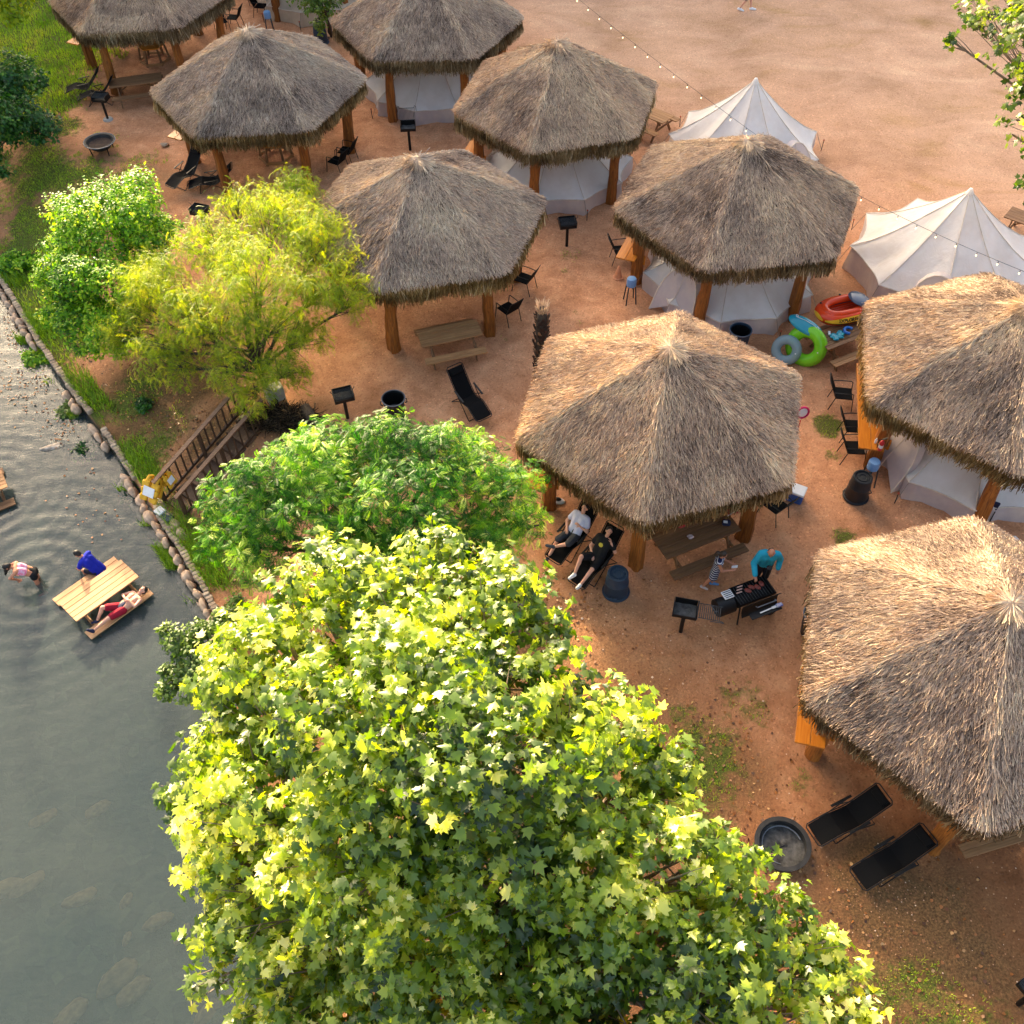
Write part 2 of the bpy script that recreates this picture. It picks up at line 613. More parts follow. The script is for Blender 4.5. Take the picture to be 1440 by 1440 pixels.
mg, nt, out = nmat('gritty_soil')
wp = world_pos(nt)
n_big = noise(nt, 0.35, 4, 0.55, wp)
n_mid = noise(nt, 1.7, 5, 0.6, wp, 0.4)
n_fine = noise(nt, 22, 4, 0.7, wp)
vor = nt.nodes.new('ShaderNodeTexVoronoi'); vor.inputs['Scale'].default_value = 26; nt.links.new(wp, vor.inputs['Vector'])
soil = ramp(nt, n_mid, [(0.25, S(168, 115, 80)), (0.5, S(192, 137, 100)), (0.75, S(210, 158, 119))])
stm = nt.nodes.new('ShaderNodeMapping'); stm.inputs['Rotation'].default_value = (0, 0, R(-32)); stm.inputs['Scale'].default_value = (0.5, 1.0, 1)
nt.links.new(wp, stm.inputs[0])
n_str = noise(nt, 0.55, 7, 0.62, stm.outputs[0], 1.2)
field = ramp(nt, n_str, [(0.28, S(168, 132, 92)), (0.40, S(184, 144, 112)), (0.55, S(194, 153, 123)), (0.76, S(208, 170, 137))])
c = mix(nt, attr(nt, 'field'), soil, field)
c = mix(nt, math_(nt, 'MULTIPLY', attr(nt, 'shade_tint'), 0.95), c, mix(nt, 1.0, c, (0.44, 0.37, 0.28), 'MULTIPLY'))
c = mix(nt, 1.0, c, ramp(nt, n_big, [(0.32, (0.80, 0.78, 0.75)), (0.5, (1, 1, 1)), (0.7, (1.08, 1.08, 1.07))]), 'MULTIPLY')
lit = ramp(nt, n_fine, [(0.3, S(70, 52, 34)), (0.55, S(112, 84, 54)), (0.74, S(146, 108, 68))])
lf = math_(nt, 'MULTIPLY', attr(nt, 'litter'), ramp(nt, n_mid, [(0.25, (0.6,) * 3), (0.55, (1.15,) * 3)]), clamp=True)
c = mix(nt, lf, c, lit)
gr = ramp(nt, n_fine, [(0.3, S(46, 62, 22)), (0.55, S(78, 92, 34)), (0.75, S(112, 116, 50))])
gsum = math_(nt, 'ADD', attr(nt, 'grass'), math_(nt, 'MULTIPLY', math_(nt, 'SUBTRACT', noise(nt, 5.0, 5, 0.65, wp), 0.5), 1.3))
gf = math_(nt, 'MULTIPLY', ramp(nt, gsum, [(0.42, (0, 0, 0)), (0.75, (1, 1, 1))]), 0.9)
c = mix(nt, gf, c, gr)
# grit: single pale and dark pebbles
peb = ramp(nt, vor.outputs['Color'], [(0.0, (0.66, 0.64, 0.62)), (0.35, (0.96,) * 3), (0.8, (1.04, 1.03, 1.02)), (0.97, (1.4, 1.38, 1.36))])
c = mix(nt, 1.0, c, peb, 'MULTIPLY')
vb = nt.nodes.new('ShaderNodeTexVoronoi'); vb.inputs['Scale'].default_value = 3.2; nt.links.new(wp, vb.inputs['Vector'])
bedc = mix(nt, 1.0, ramp(nt, n_mid, [(0.3, S(58, 68, 60)), (0.7, S(94, 94, 76))]), ramp(nt, vb.outputs['Color'], [(0.2, (.72, .72, .72)), (.6, (1, 1, 1)), (.95, (1.35, 1.28, 1.15))]), 'MULTIPLY')
c = mix(nt, attr(nt, 'bed'), c, bedc)
hh = math_(nt, 'ADD', math_(nt, 'MULTIPLY', n_fine, 0.6), math_(nt, 'MULTIPLY', vor.outputs['Distance'], -0.5))
princ(nt, out, c, 0.95, 0, 0.15, bump(nt, hh, 0.55, 0.03))
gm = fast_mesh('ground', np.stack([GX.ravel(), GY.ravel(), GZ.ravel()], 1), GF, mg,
               {'grass': g_mask * (1 - bed), 'litter': l_mask, 'field': fld, 'shade_tint': shade_tint, 'bed': bed}, True)
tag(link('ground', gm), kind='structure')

# ------------------------------------------------------------------ river
wx = np.concatenate([np.array([-300, -160, -90, -60, -40, -30, -24]), seg(-21, -4.2, 0.09)])
wy = np.concatenate([np.array([-200, -100, -50, -20, -8]), seg(-2, 30, 0.11), np.array([34, 40, 55, 80, 130, 220])])
WX, WY = np.meshgrid(wx, wy)
bather = G(50, 812, WATER_Z)
d1 = np.hypot(WX - bather.x, WY - bather.y)
c2 = G(170, 800, WATER_Z)
d2 = np.hypot(WX - c2.x, WY - c2.y)
c3 = G(-20, 690, WATER_Z)
d3 = np.hypot(WX - c3.x, WY - c3.y)
zz = 0.012 * np.sin(d1 * 13.0) * np.exp(-d1 / 1.9) + 0.004 * np.sin(d2 * 19.0 + 1) * np.exp(-d2 / 1.6) + 0.006 * np.sin(d3 * 15) * np.exp(-d3 / 2.5)
pp = np.stack([WX.ravel(), WY.ravel()], 1)
ch = sstep(9, 17, WY)
zz += (vnoise(pp * np.array([1, 1.7]), 31, 1.6) - 0.5).reshape(WX.shape) * 0.010 * ch + (vnoise(pp, 32, 4.2) - 0.5).reshape(WX.shape) * 0.005 * ch
wi = np.arange(WX.size).reshape(WX.shape)
WF = np.stack([wi[:-1, :-1].ravel(), wi[:-1, 1:].ravel(), wi[1:, 1:].ravel(), wi[1:, :-1].ravel()], 1)
cen = np.stack([WX, WY], -1).reshape(-1, 2)[WF].mean(1)
keep = cen[:, 0] < bank_x(cen[:, 1]) + 1.2
mw, nt, out = nmat('river_water')
wp = world_pos(nt)
mp = nt.nodes.new('ShaderNodeMapping'); mp.inputs['Rotation'].default_value = (0, 0, R(35)); mp.inputs['Scale'].default_value = (1.0, 2.6, 1.0)
nt.links.new(wp, mp.inputs[0])
nz = math_(nt, 'ADD', noise(nt, 2.2, 5, 0.6, mp.outputs[0], 1.2), math_(nt, 'MULTIPLY', noise(nt, 9.0, 3, 0.6, mp.outputs[0]), 0.35))
nrm = bump(nt, nz, 0.15, 0.05)
murk = ramp(nt, noise(nt, 0.22, 3, 0.5, wp), [(0.35, S(80, 95, 98)), (0.65, S(96, 107, 106))])
dif = nt.nodes.new('ShaderNodeBsdfDiffuse'); nt.links.new(murk, dif.inputs[0]); nt.links.new(nrm, dif.inputs['Normal'])
trn = nt.nodes.new('ShaderNodeBsdfTransparent'); trn.inputs[0].default_value = (0.80, 0.86, 0.82, 1)
m1 = nt.nodes.new('ShaderNodeMixShader'); m1.inputs[0].default_value = 0.30
nt.links.new(trn.outputs[0], m1.inputs[1]); nt.links.new(dif.outputs[0], m1.inputs[2])
gls = nt.nodes.new('ShaderNodeBsdfGlossy'); gls.inputs['Roughness'].default_value = 0.08; nt.links.new(nrm, gls.inputs['Normal'])
fr = nt.nodes.new('ShaderNodeFresnel'); fr.inputs['IOR'].default_value = 1.33; nt.links.new(nrm, fr.inputs['Normal'])
m2 = nt.nodes.new('ShaderNodeMixShader'); nt.links.new(math_(nt, 'MULTIPLY', fr.outputs[0], 1.15, clamp=True), m2.inputs[0])
nt.links.new(m1.outputs[0], m2.inputs[1]); nt.links.new(gls.outputs[0], m2.inputs[2])
nt.links.new(m2.outputs[0], out.inputs[0])
wm = fast_mesh('river', np.stack([WX.ravel(), WY.ravel(), WATER_Z + zz.ravel()], 1), WF[keep], mw, None, True)
tag(link('river', wm), kind='structure')

# ------------------------------------------------------------------ stone edging along the river
M['stone'] = simple('river_stone', S(206, 178, 150), S(138, 112, 90), 0.9, 0, 3, 0.6)
M['kerb'] = simple('pale_kerb', S(176, 156, 134), S(128, 108, 90), 0.95, 0, 4, 0.6)
M['wet_stone'] = simple('river_rock', S(172, 138, 90), S(112, 90, 60), 0.85, 0, 3, 0.6)


def stone_mesh(name, mat, seed, flat=0.7, sub=2, jag=0.3):
    bm = bmesh.new()
    bmesh.ops.create_icosphere(bm, subdivisions=sub, radius=0.5)
    r = random.Random(seed)
    ax = [Vector((r.uniform(-1, 1), r.uniform(-1, 1), r.uniform(-1, 1))).normalized() for _ in range(9)]
    cut = [r.uniform(0.22, 0.42) for _ in ax]
    for v in bm.verts:
        p = v.co.copy()
        for a, k in zip(ax, cut):
            h = p.dot(a)
            if h > k: p -= a * (h - k) * 0.8
        p *= 1 + r.uniform(-jag, jag) * 0.35
        v.co = Vector((p.x * 1.12, p.y * 0.95, p.z * flat))
    for f in bm.faces: f.smooth = True
    me = bpy.data.meshes.new(name)
    bm.to_mesh(me); bm.free()
    me.materials.append(mat)
    return me


stones = [stone_mesh('stone', M['stone'], s) for s in range(7)]
rw = thing('retaining_wall', 'long low wall of rounded tan stones with pale kerb along the river edge', 'wall')
yy = 12.6
k = 0
prev = None
while yy < 30.5:
    x = float(bank_x(yy)); x2 = float(bank_x(yy + 0.2))
    ang = math.atan2(0.2, x2 - x)
    st = 0.36 + random.uniform(-0.06, 0.08)
    gap = (19.3 < yy < 20.1) or (21.2 < yy < 21.7) or (22.7 < yy < 24.6)
    if not gap:
        o = link('stone', stones[k % 7], rw)
        o.location = (x - 0.17 + random.uniform(-.03, .03), yy - 0.09, -1.22 + random.uniform(-.03, .03))
        o.rotation_euler = (random.uniform(-.15, .15), random.uniform(-.15, .15), ang + random.uniform(-.18, .18))
        o.scale = (st * random.uniform(1.05, 1.3), random.uniform(.28, .36), .46 + random.uniform(-.08, .06))
        o = link('stone', stones[(k + 3) % 7], rw)
        o.location = (x - 0.34, yy, -1.62)
        o.rotation_euler = (0, 0, ang)
        o.scale = (0.5, 0.5, 0.7)
    k += 1
    yy += st * 0.80
kerbs = []
for s in range(4):
    mb = MB()
    r = random.Random(s)
    n = 6
    for i in range(n):
        a, b = -0.5 + i / n, -0.5 + (i + 1) / n
        mb.box(((a + b) / 2, r.uniform(-.02, .02), r.uniform(-.02, .02)), (1 / n * 1.06, 0.17 + r.uniform(-.03, .03), 0.16), None, 0.03)
    kerbs.append(mb.mesh('kerb', M['kerb']))
yy = 12.8
k = 0
while yy < 30.5:
    x = float(bank_x(yy)) + 0.03; x2 = float(bank_x(yy + 0.66)) + 0.03
    L = math.hypot(x2 - x, 0.66)
    if not (17.2 < yy < 18.3) and not (20.3 < yy < 20.9):
        o = link('kerb', kerbs[k % 4], rw)
        o.location = ((x + x2) / 2, yy + 0.33, -0.97 + random.uniform(-.02, .02))
        o.rotation_euler = (0, 0, math.atan2(0.66, x2 - x) + random.uniform(-.04, .04))
        o.scale = (L * 0.97, 1, 1)
    k += 1
    yy += 0.66
# broad flat stones at the foot of the stairs
for (u, v, sx, sy) in ((222, 712, .62, .42), (232, 724, .6, .4), (242, 738, .62, .42), (252, 752, .5, .38)):
    p = G(u, v, -0.98)
    o = link('stone', stones[int(u) % 7], rw)
    o.location = (p.x + .05, p.y, -1.0); o.rotation_euler = (0, 0, 2.2); o.scale = (sx, sy, .5)

# rocks under and in the water
rocks = [(158, 1375, .62, 'largest tan rock under shallow water, flat topped and split'), (188, 1390, .5, 'dim rock lying against the largest sunken tan rock'),
         (222, 1298, .42, 'lone sunken boulder nearest the overhanging sycamore leaves'), (110, 1262, .45, 'pale oblong rock sunk in the middle of the river'),
         (37, 1243, .5, 'long tan rock sunk near the left picture edge'), (176, 1268, .25, 'small sunken stone between two larger river boulders'),
         (100, 1422, .5, 'slanting sunken rock at the bottom edge of the river'), (290, 1402, .45, 'yellowish sunken rock beside the sycamore at the river edge'),
         (313, 1405, .4, 'round ochre rock in the shallows by the bank'), (318, 1380, .35, 'upper ochre rock of the cluster beside the bank'), (288, 1428, .5, 'lowest ochre rock of the cluster beside the bank'),
         (138, 1135, .4, 'faint reddish rock deep under the open water'), (5, 1252, .5, 'sunken rock cut off by the left picture edge'), (255, 1315, .3, 'faint flat stone right of the lone sunken boulder'),
         (60, 1150, .4, 'faint greenish rock deep under the grey water'), (178, 1322, .2, 'pair-sized pale pebble above the largest sunken rock')]
rmesh = [stone_mesh('sunken_rock', M['wet_stone'], 40 + s, 0.6, 3, 0.2) for s in range(5)]
for i, (u, v, sz, lab) in enumerate(rocks):
    p = G(u, v, -1.62)
    o = link('sunken_rock', rmesh[i % 5])
    top = -1.465 if sz > 0.4 else -1.50
    o.location = (p.x, p.y, top - sz * 0.36)
    o.rotation_euler = (0, 0, random.uniform(.4, 1.2)); o.scale = (sz * 1.5, sz, sz * 1.2)
    tag(o, lab, 'rock', 'rocks under the river water')
p = G(73, 628, WATER_Z)
o = link('river_rock', stone_mesh('river_rock', simple('pale_rock', S(210, 196, 178), S(120, 100, 80), 0.8, 0, 4, 0.5), 91, 0.5, 3))
o.location = (p.x, p.y, WATER_Z - 0.02); o.scale = (0.72, 0.3, 0.42); o.rotation_euler = (0, .1, .35)
tag(o, 'pale oblong rock breaking the water surface near the bank', 'rock')
for (u, v, s, lab) in ((150, 626, .28, 'small whitish stone at the foot of the grassy bank'), (232, 206, .3, 'pale grey rock on the ground before the second hut from the left')):
    p = on_land(u, v)
    o = link('loose_stone', stone_mesh('loose_stone', M['kerb'], int(u), .6))
    o.location = (p.x, p.y, p.z + .05); o.scale = (s * 1.3, s, s)
    tag(o, lab, 'stone')

# ------------------------------------------------------------------ grass, fallen leaves, grit
BLADE = np.array([(-.5, 0, 0), (.5, 0, 0), (.28, .35, .62), (-.28, .35, .62), (0, .75, 1.0)])
BLADE_F = np.array([(0, 1, 2), (0, 2, 3), (3, 2, 4)])
M['grass'] = leafmat('grass_blades', [(0.0, S(78, 110, 20)), (0.4, S(122, 156, 30)), (0.7, S(160, 182, 44)), (0.92, S(178, 174, 72)), (1.0, S(190, 164, 102))], 0.35)


def grass_patch(n, blobs, seed, h=(0.05, 0.13), thr=0.42, wid=0.011):
    r = np.random.default_rng(seed)
    cs = [on_land(u, v) for (u, v, rad, k) in blobs]
    w = np.array([b[2] ** 2 for b in blobs]); w /= w.sum()
    idx = r.choice(len(blobs), n, p=w)
    rad = np.array([b[2] for b in blobs])[idx] * np.sqrt(r.random(n)) * 1.2
    a = r.random(n) * 2 * PI
    X = np.array([c.x for c in cs])[idx] + rad * np.cos(a)
    Y = np.array([c.y for c in cs])[idx] + rad * np.sin(a)
    P = np.stack([X, Y], 1)
    m = blob_mask(P, blobs, 11) + (vnoise(P, 77, 6.0) - 0.5) * 0.5
    s = (X - bank_x(Y))
    ok = (m > thr) & (s > 0.15)
    X, Y = X[ok], Y[ok]
    Z = land_z(X, Y)
    n = len(X)
    ang = r.random(n) * 2 * PI
    hh = r.uniform(*h, n) * (0.7 + 0.6 * vnoise(np.stack([X, Y], 1), 5, 2))
    ww = wid * r.uniform(.7, 1.6, n)
    Mx = np.zeros((n, 3, 3))
    Mx[:, 0, 0] = np.cos(ang) * ww; Mx[:, 1, 0] = np.sin(ang) * ww
    ln = r.uniform(.3, 1.1, n) * hh
    Mx[:, 0, 1] = -np.sin(ang) * ln; Mx[:, 1, 1] = np.cos(ang) * ln
    Mx[:, 2, 2] = hh
    rn = np.clip(vnoise(np.stack([X, Y], 1), 9, 1.3) * 0.7 + r.random(n) * 0.4 - .05, 0, 1)
    return Mx, np.stack([X, Y, Z], 1), rn


a1 = grass_patch(44000, [b for b in GRASS if b[1] < 700 and b[0] < 320 and b[3] > .9], 3, (.09, .24), .4, .022)
a2 = grass_patch(40000, [b for b in GRASS if not (b[1] < 700 and b[0] < 320 and b[3] > .9) and b[3] > .35], 4, (.03, .08), .5, .012)
re_ = np.random.default_rng(44)
ne = 26000
ye = re_.uniform(13, 31, ne)
dens = vnoise(np.stack([ye, ye * 0], 1), 51, 1.1)
off = np.where(re_.random(ne) < .55, re_.uniform(.12, .9, ne) ** 1.3, re_.uniform(-.62, -.30, ne))
ok_ = (dens + re_.random(ne) * .35 > .62) & ((off > 0) | (vnoise(np.stack([ye, ye * 0 + 9], 1), 53, 2.3) > .62))
ye, off = ye[ok_], off[ok_]; ne = len(ye)
xe = bank_x(ye) + off
ze_ = np.where(off > 0, land_z(xe, ye), WATER_Z - .03)
an_ = re_.random(ne) * 2 * PI; he = re_.uniform(.10, .34, ne)
Me = np.zeros((ne, 3, 3)); we = .018 * re_.uniform(.7, 1.6, ne)
Me[:, 0, 0] = np.cos(an_) * we; Me[:, 1, 0] = np.sin(an_) * we
Me[:, 0, 1] = -np.sin(an_) * he * .9; Me[:, 1, 1] = np.cos(an_) * he * .9; Me[:, 2, 2] = he
a3 = (Me, np.stack([xe, ye, ze_], 1), np.clip(re_.random(ne) * .6, 0, 1))
gme = scatter('grass', BLADE, BLADE_F, np.concatenate([a1[0], a2[0], a3[0]]), np.concatenate([a1[1], a2[1], a3[1]]), np.concatenate([a1[2], a2[2], a3[2]]), M['grass'])
tag(link('grass', gme), 'short patchy green grass on the bank, lawn and bare ground', 'grass', kind='stuff')

FL = np.array([(0, 0, 0), (.5, .3, .14), (.34, .8, .05), (0, 1.1, .12), (-.34, .8, .05), (-.5, .3, .14)])
FLF = np.array([(0, 1, 2), (0, 2, 3), (0, 3, 4), (0, 4, 5)])
M['dry_leaf'] = leafmat('dry_leaves', [(0, S(70, 44, 24)), (.4, S(116, 70, 34)), (.8, S(156, 100, 50)), (1, S(196, 156, 104))], .15)


def litter(n, blobs, seed, size, zoff=0.012):
    r = np.random.default_rng(seed)
    pts = []
    for (u, v, rad, cnt) in blobs:
        c = on_land(u, v)
        q = r.normal(size=(int(cnt), 2)) * rad * .55
        pts.append(q + np.array([c.x, c.y]))
    P = np.concatenate(pts)
    P = P[(P[:, 0] - bank_x(P[:, 1])) > 0.2]
    n = len(P)
    d = r.normal(size=(n, 3)) * np.array([1, 1, .18])
    up = r.normal(size=(n, 3)) * .35 + np.array([0, 0, 1])
    Mx = frames(d, up) * (r.uniform(*size, n))[:, None, None]
    return Mx, np.concatenate([P, (land_z(P[:, 0], P[:, 1]) + zoff)[:, None]], 1), r.random(n)


LB = [(1260, 1330, 2.2, 130), (1180, 1280, 1.5, 90), (1380, 1400, 1.6, 60), (1000, 1090, 1.4, 160), (1020, 1010, 1.2, 120), (260, 600, 1.8, 420), (330, 610, 1.2, 260), (200, 540, 1.6, 260), (300, 740, 1.0, 200),
      (800, 850, 1.0, 160), (150, 470, 2.0, 200), (330, 800, .9, 160), (1100, 1180, 1.5, 80), (850, 930, 2, 60)]
q = litter(0, LB, 6, (.03, .08))
tag(link('fallen_leaves', scatter('fallen_leaves', FL, FLF, *q, M['dry_leaf'])), 'dry brown leaves littering the ground', 'leaves', kind='stuff')
# leaves drifting on the water under the grassy bank
r = np.random.default_rng(8)
pts = []
for (u, v, su, sv, n_) in ((40, 540, 26, 26, 190), (12, 470, 18, 14, 50), (90, 600, 12, 18, 60), (150, 700, 40, 30, 40), (15, 445, 14, 10, 60)):
    for _ in range(n_):
        p = G(u + r.normal() * su, v + r.normal() * sv, WATER_Z)
        if p.x < bank_x(p.y) - .3: pts.append((p.x, p.y, WATER_Z + .02))
T = np.array(pts); n = len(T)
Mx = frames(r.normal(size=(n, 3)) * np.array([1, 1, .1]), r.normal(size=(n, 3)) * .2 + np.array([0, 0, 1])) * r.uniform(.03, .08, n)[:, None, None]
tag(link('floating_leaves', scatter('floating_leaves', FL, FLF, Mx, T, r.random(n), M['dry_leaf'])), 'raft of brown leaves floating on the water by the bank', 'leaves', kind='stuff')
# loose grit
PB = np.array([(1, 0, 0), (0, 1, 0), (-1, 0, 0), (0, -1, 0), (0, 0, .8)])
PBF = np.array([(0, 1, 4), (1, 2, 4), (2, 3, 4), (3, 0, 4)])
M['grit'] = leafmat('grit', [(0, S(110, 76, 54)), (.5, S(170, 122, 88)), (.85, S(196, 154, 120)), (1, S(226, 206, 184))], 0.0, None, .9, .2)
n = 16000
v_ = 560 + 880 * r.random(n) ** .9
u_ = 440 + 1000 * r.random(n)
XY = np.array([G(a, b)[:2] for a, b in zip(u_, v_)])
hot = blob_mask(XY, [(760, 850, 1.6, 1.3), (850, 850, 1.5, 1.3), (740, 660, 1.0, 1.2), (700, 600, 1.2, 1.0), (930, 900, 1.5, .8), (1230, 1280, 1.2, .8)], 41)
kp = r.random(n) < (.16 + .84 * hot)
XY = XY[kp]; n = len(XY)
Mx = frames(np.concatenate([r.normal(size=(n, 2)), np.zeros((n, 1))], 1), np.tile([0, 0, 1.], (n, 1))) * (r.uniform(.008, .02, n) * (1 + (r.random(n) > .96) * .8))[:, None, None]
tag(link('grit', scatter('grit', PB, PBF, Mx, np.concatenate([XY, land_z(XY[:, 0], XY[:, 1])[:, None]], 1), r.random(n) ** 1.3, M['grit'])), 'loose pale grit scattered over the reddish ground', 'gravel', kind='stuff')
# ------------------------------------------------------------------ thatched huts
HR, HE, HA, HP = 3.68, 2.77, 4.63, 2.86


def thatch_mat(name, stops, bright=1.0):
    m, nt, out = nmat(name)
    a = attr(nt, 'rnd')
    wp = world_pos(nt)
    big = noise(nt, 0.9, 4, 0.6, wp)
    f = math_(nt, 'ADD', a, math_(nt, 'MULTIPLY', math_(nt, 'SUBTRACT', big, 0.5), 0.95), clamp=True)
    col = ramp(nt, f, stops)
    hs = nt.nodes.new('ShaderNodeHueSaturation')
    mr = nt.nodes.new('ShaderNodeMapRange'); mr.inputs['To Min'].default_value = .90; mr.inputs['To Max'].default_value = 1.10
    nt.links.new(nt.nodes.new('ShaderNodeObjectInfo').outputs['Random'], mr.inputs['Value'])
    nt.links.new(mr.outputs[0], hs.inputs['Value']); nt.links.new(mr.outputs[0], hs.inputs['Saturation']); nt.links.new(col, hs.inputs['Color'])
    col = hs.outputs[0]
    p = princ(nt, None, col, 0.7, 0, 0.15)
    t = nt.nodes.new('ShaderNodeBsdfTranslucent')
    nt.links.new(col, t.inputs[0])
    ms = nt.nodes.new('ShaderNodeMixShader'); ms.inputs[0].default_value = 0.12
    nt.links.new(p.outputs[0], ms.inputs[1]); nt.links.new(t.outputs[0], ms.inputs[2])
    nt.links.new(ms.outputs[0], out.inputs[0])
    return m


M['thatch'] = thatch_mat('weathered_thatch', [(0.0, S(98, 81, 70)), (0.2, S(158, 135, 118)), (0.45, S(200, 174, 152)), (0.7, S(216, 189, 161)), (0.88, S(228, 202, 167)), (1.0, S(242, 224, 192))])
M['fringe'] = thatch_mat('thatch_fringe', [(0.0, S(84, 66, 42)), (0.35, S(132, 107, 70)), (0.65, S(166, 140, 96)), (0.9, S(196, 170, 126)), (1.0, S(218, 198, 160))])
M['core'] = simple('thatch_core', S(96, 76, 58), S(60, 46, 34), 0.95, 0, 9, 0.6)


def hex_r(phi):
    """roof outline: a hexagon with eased corners; phi array"""
    a = np.mod(phi + PI / 2, PI / 3) - PI / 6
    r = HR * math.cos(PI / 6) / np.cos(a)
    return np.minimum(r, HR * 0.988) * 1.004


def roof_pt(phi, t):
    ro = hex_r(phi) * t
    z = HA - (HA - HE) * t + 0.05 * np.sin(PI * np.clip(t, 0, 1)) - 0.06 * np.clip(t - 0.93, 0, 1) * 3
    return np.stack([ro * np.cos(phi), ro * np.sin(phi), z], -1)


STR = np.array([(-.5, 0, 0), (.5, 0, .03), (.22, 1.0, .0), (-.2, .94, .04)])
STRF = np.array([(0, 1, 2), (0, 2, 3)])


def thatch_mesh(seed, n=66000):
    r = np.random.default_rng(seed)
    phi = r.random(n) * 2 * PI
    t = np.sqrt(r.random(n) * 0.985 + 0.001)
    p = roof_pt(phi, t)
    e = 0.01
    dr = roof_pt(phi, np.minimum(t + e, 1.01)) - p
    dr /= np.linalg.norm(dr, axis=1, keepdims=True)
    # downslope of the flat facet
    fa = np.floor((phi + PI / 2) / (PI / 3)) * (PI / 3) - PI / 2 + PI / 6
    sl = math.hypot(HR * math.cos(PI / 6), HA - HE)
    dn = np.stack([np.cos(fa) * HR * math.cos(PI / 6) / sl, np.sin(fa) * HR * math.cos(PI / 6) / sl, np.full(n, -(HA - HE) / sl)], 1)
    k = (0.75 - 0.3 * t)[:, None]
    d = dr * k + dn * (1 - k)
    nrm = np.stack([np.cos(fa) * (HA - HE) / sl, np.sin(fa) * (HA - HE) / sl, np.full(n, HR * math.cos(PI / 6) / sl)], 1)
    side = np.cross(nrm, d)
    p2 = p[:, :2]
    yaw = (vnoise(p2 + 31, seed, 1.6) - .5) * 0.5 + (vnoise(p2 + 11, seed + 1, 5.0) - .5) * 0.4 + r.normal(size=n) * 0.30
    tuft = vnoise(p2 + 7, seed + 2, 3.2)
    d = d + side * yaw[:, None] + nrm * (r.normal(size=n) * 0.05 + 0.035 + (tuft - .5) * 0.10)[:, None]
    L = r.uniform(.12, .32, n) * (0.55 + 0.45 * np.clip(t * 2.2, 0, 1))
    L = np.minimum(L, .07 + (1.0 - t) * 4.0 + r.random(n) * .12)
    W = r.uniform(.005, .011, n)
    up = nrm + r.normal(size=(n, 3)) * 0.45
    Mx = frames(d, up) * np.stack([W, L, L], 1)[:, None, :]
    p = p + nrm * (r.uniform(-.03, .035, n) + (tuft - .5) * .05)[:, None]
    rn = np.clip(0.5 + r.normal(size=n) * 0.22 + (vnoise(p2 + 3, seed + 4, 1.1) - .5) * .5, 0, 1)
    # pale ridge straws along the hips and round the peak
    m = 2600
    hp = (r.integers(0, 6, m) * 60 - 90) * PI / 180 + r.normal(size=m) * 0.035
    ht = np.sqrt(r.random(m)) * .97 + .01
    q = roof_pt(hp, ht) + np.array([0, 0, .02])
    dq = roof_pt(hp, ht + e) - q; dq[:, 2] += .02
    dq /= np.linalg.norm(dq, axis=1, keepdims=True)
    dq += r.normal(size=(m, 3)) * np.array([.22, .22, .06])
    Lq = np.minimum(r.uniform(.2, .5, m), .08 + (1 - ht) * 4)
    Mq = frames(dq, np.tile([0, 0, 1.], (m, 1)) + r.normal(size=(m, 3)) * .3) * np.stack([r.uniform(.008, .016, m), Lq, Lq], 1)[:, None, :]
    rq = np.clip(.68 + r.normal(size=m) * .18, 0, 1)
    w = 700
    ap = r.random(w) * 2 * PI; at_ = r.random(w) * .05
    qa = roof_pt(ap, at_) + np.array([0, 0, .03])
    da = np.stack([np.cos(ap), np.sin(ap), -0.42 + r.normal(size=w) * .25], 1)
    La = r.uniform(.2, .45, w)
    Ma = frames(da, np.tile([0, 0, 1.], (w, 1)) + r.normal(size=(w, 3)) * .3) * np.stack([r.uniform(.01, .02, w), La, La], 1)[:, None, :]
    me = scatter('thatch', STR, STRF, np.concatenate([Mx, Mq, Ma]), np.concatenate([p, q, qa]), np.concatenate([rn, rq, np.clip(.72 + r.normal(size=w) * .2, 0, 1)]), M['thatch'])
    return me


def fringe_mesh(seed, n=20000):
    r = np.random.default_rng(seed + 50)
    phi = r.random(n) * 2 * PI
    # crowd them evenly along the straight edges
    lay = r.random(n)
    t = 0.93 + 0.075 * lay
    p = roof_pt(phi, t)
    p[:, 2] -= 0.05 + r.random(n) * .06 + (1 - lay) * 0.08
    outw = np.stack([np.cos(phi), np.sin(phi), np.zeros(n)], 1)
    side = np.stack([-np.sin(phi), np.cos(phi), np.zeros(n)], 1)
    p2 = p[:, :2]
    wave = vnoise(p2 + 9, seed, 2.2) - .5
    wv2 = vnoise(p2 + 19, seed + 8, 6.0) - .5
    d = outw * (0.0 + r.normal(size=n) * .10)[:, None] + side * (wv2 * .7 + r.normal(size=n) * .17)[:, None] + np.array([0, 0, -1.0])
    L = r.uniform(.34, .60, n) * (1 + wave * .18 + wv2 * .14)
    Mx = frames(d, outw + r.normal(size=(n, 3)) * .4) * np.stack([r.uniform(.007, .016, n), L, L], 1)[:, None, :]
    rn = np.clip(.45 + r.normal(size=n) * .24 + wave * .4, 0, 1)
    return scatter('fringe', STR, STRF, Mx, p, rn, M['fringe'])


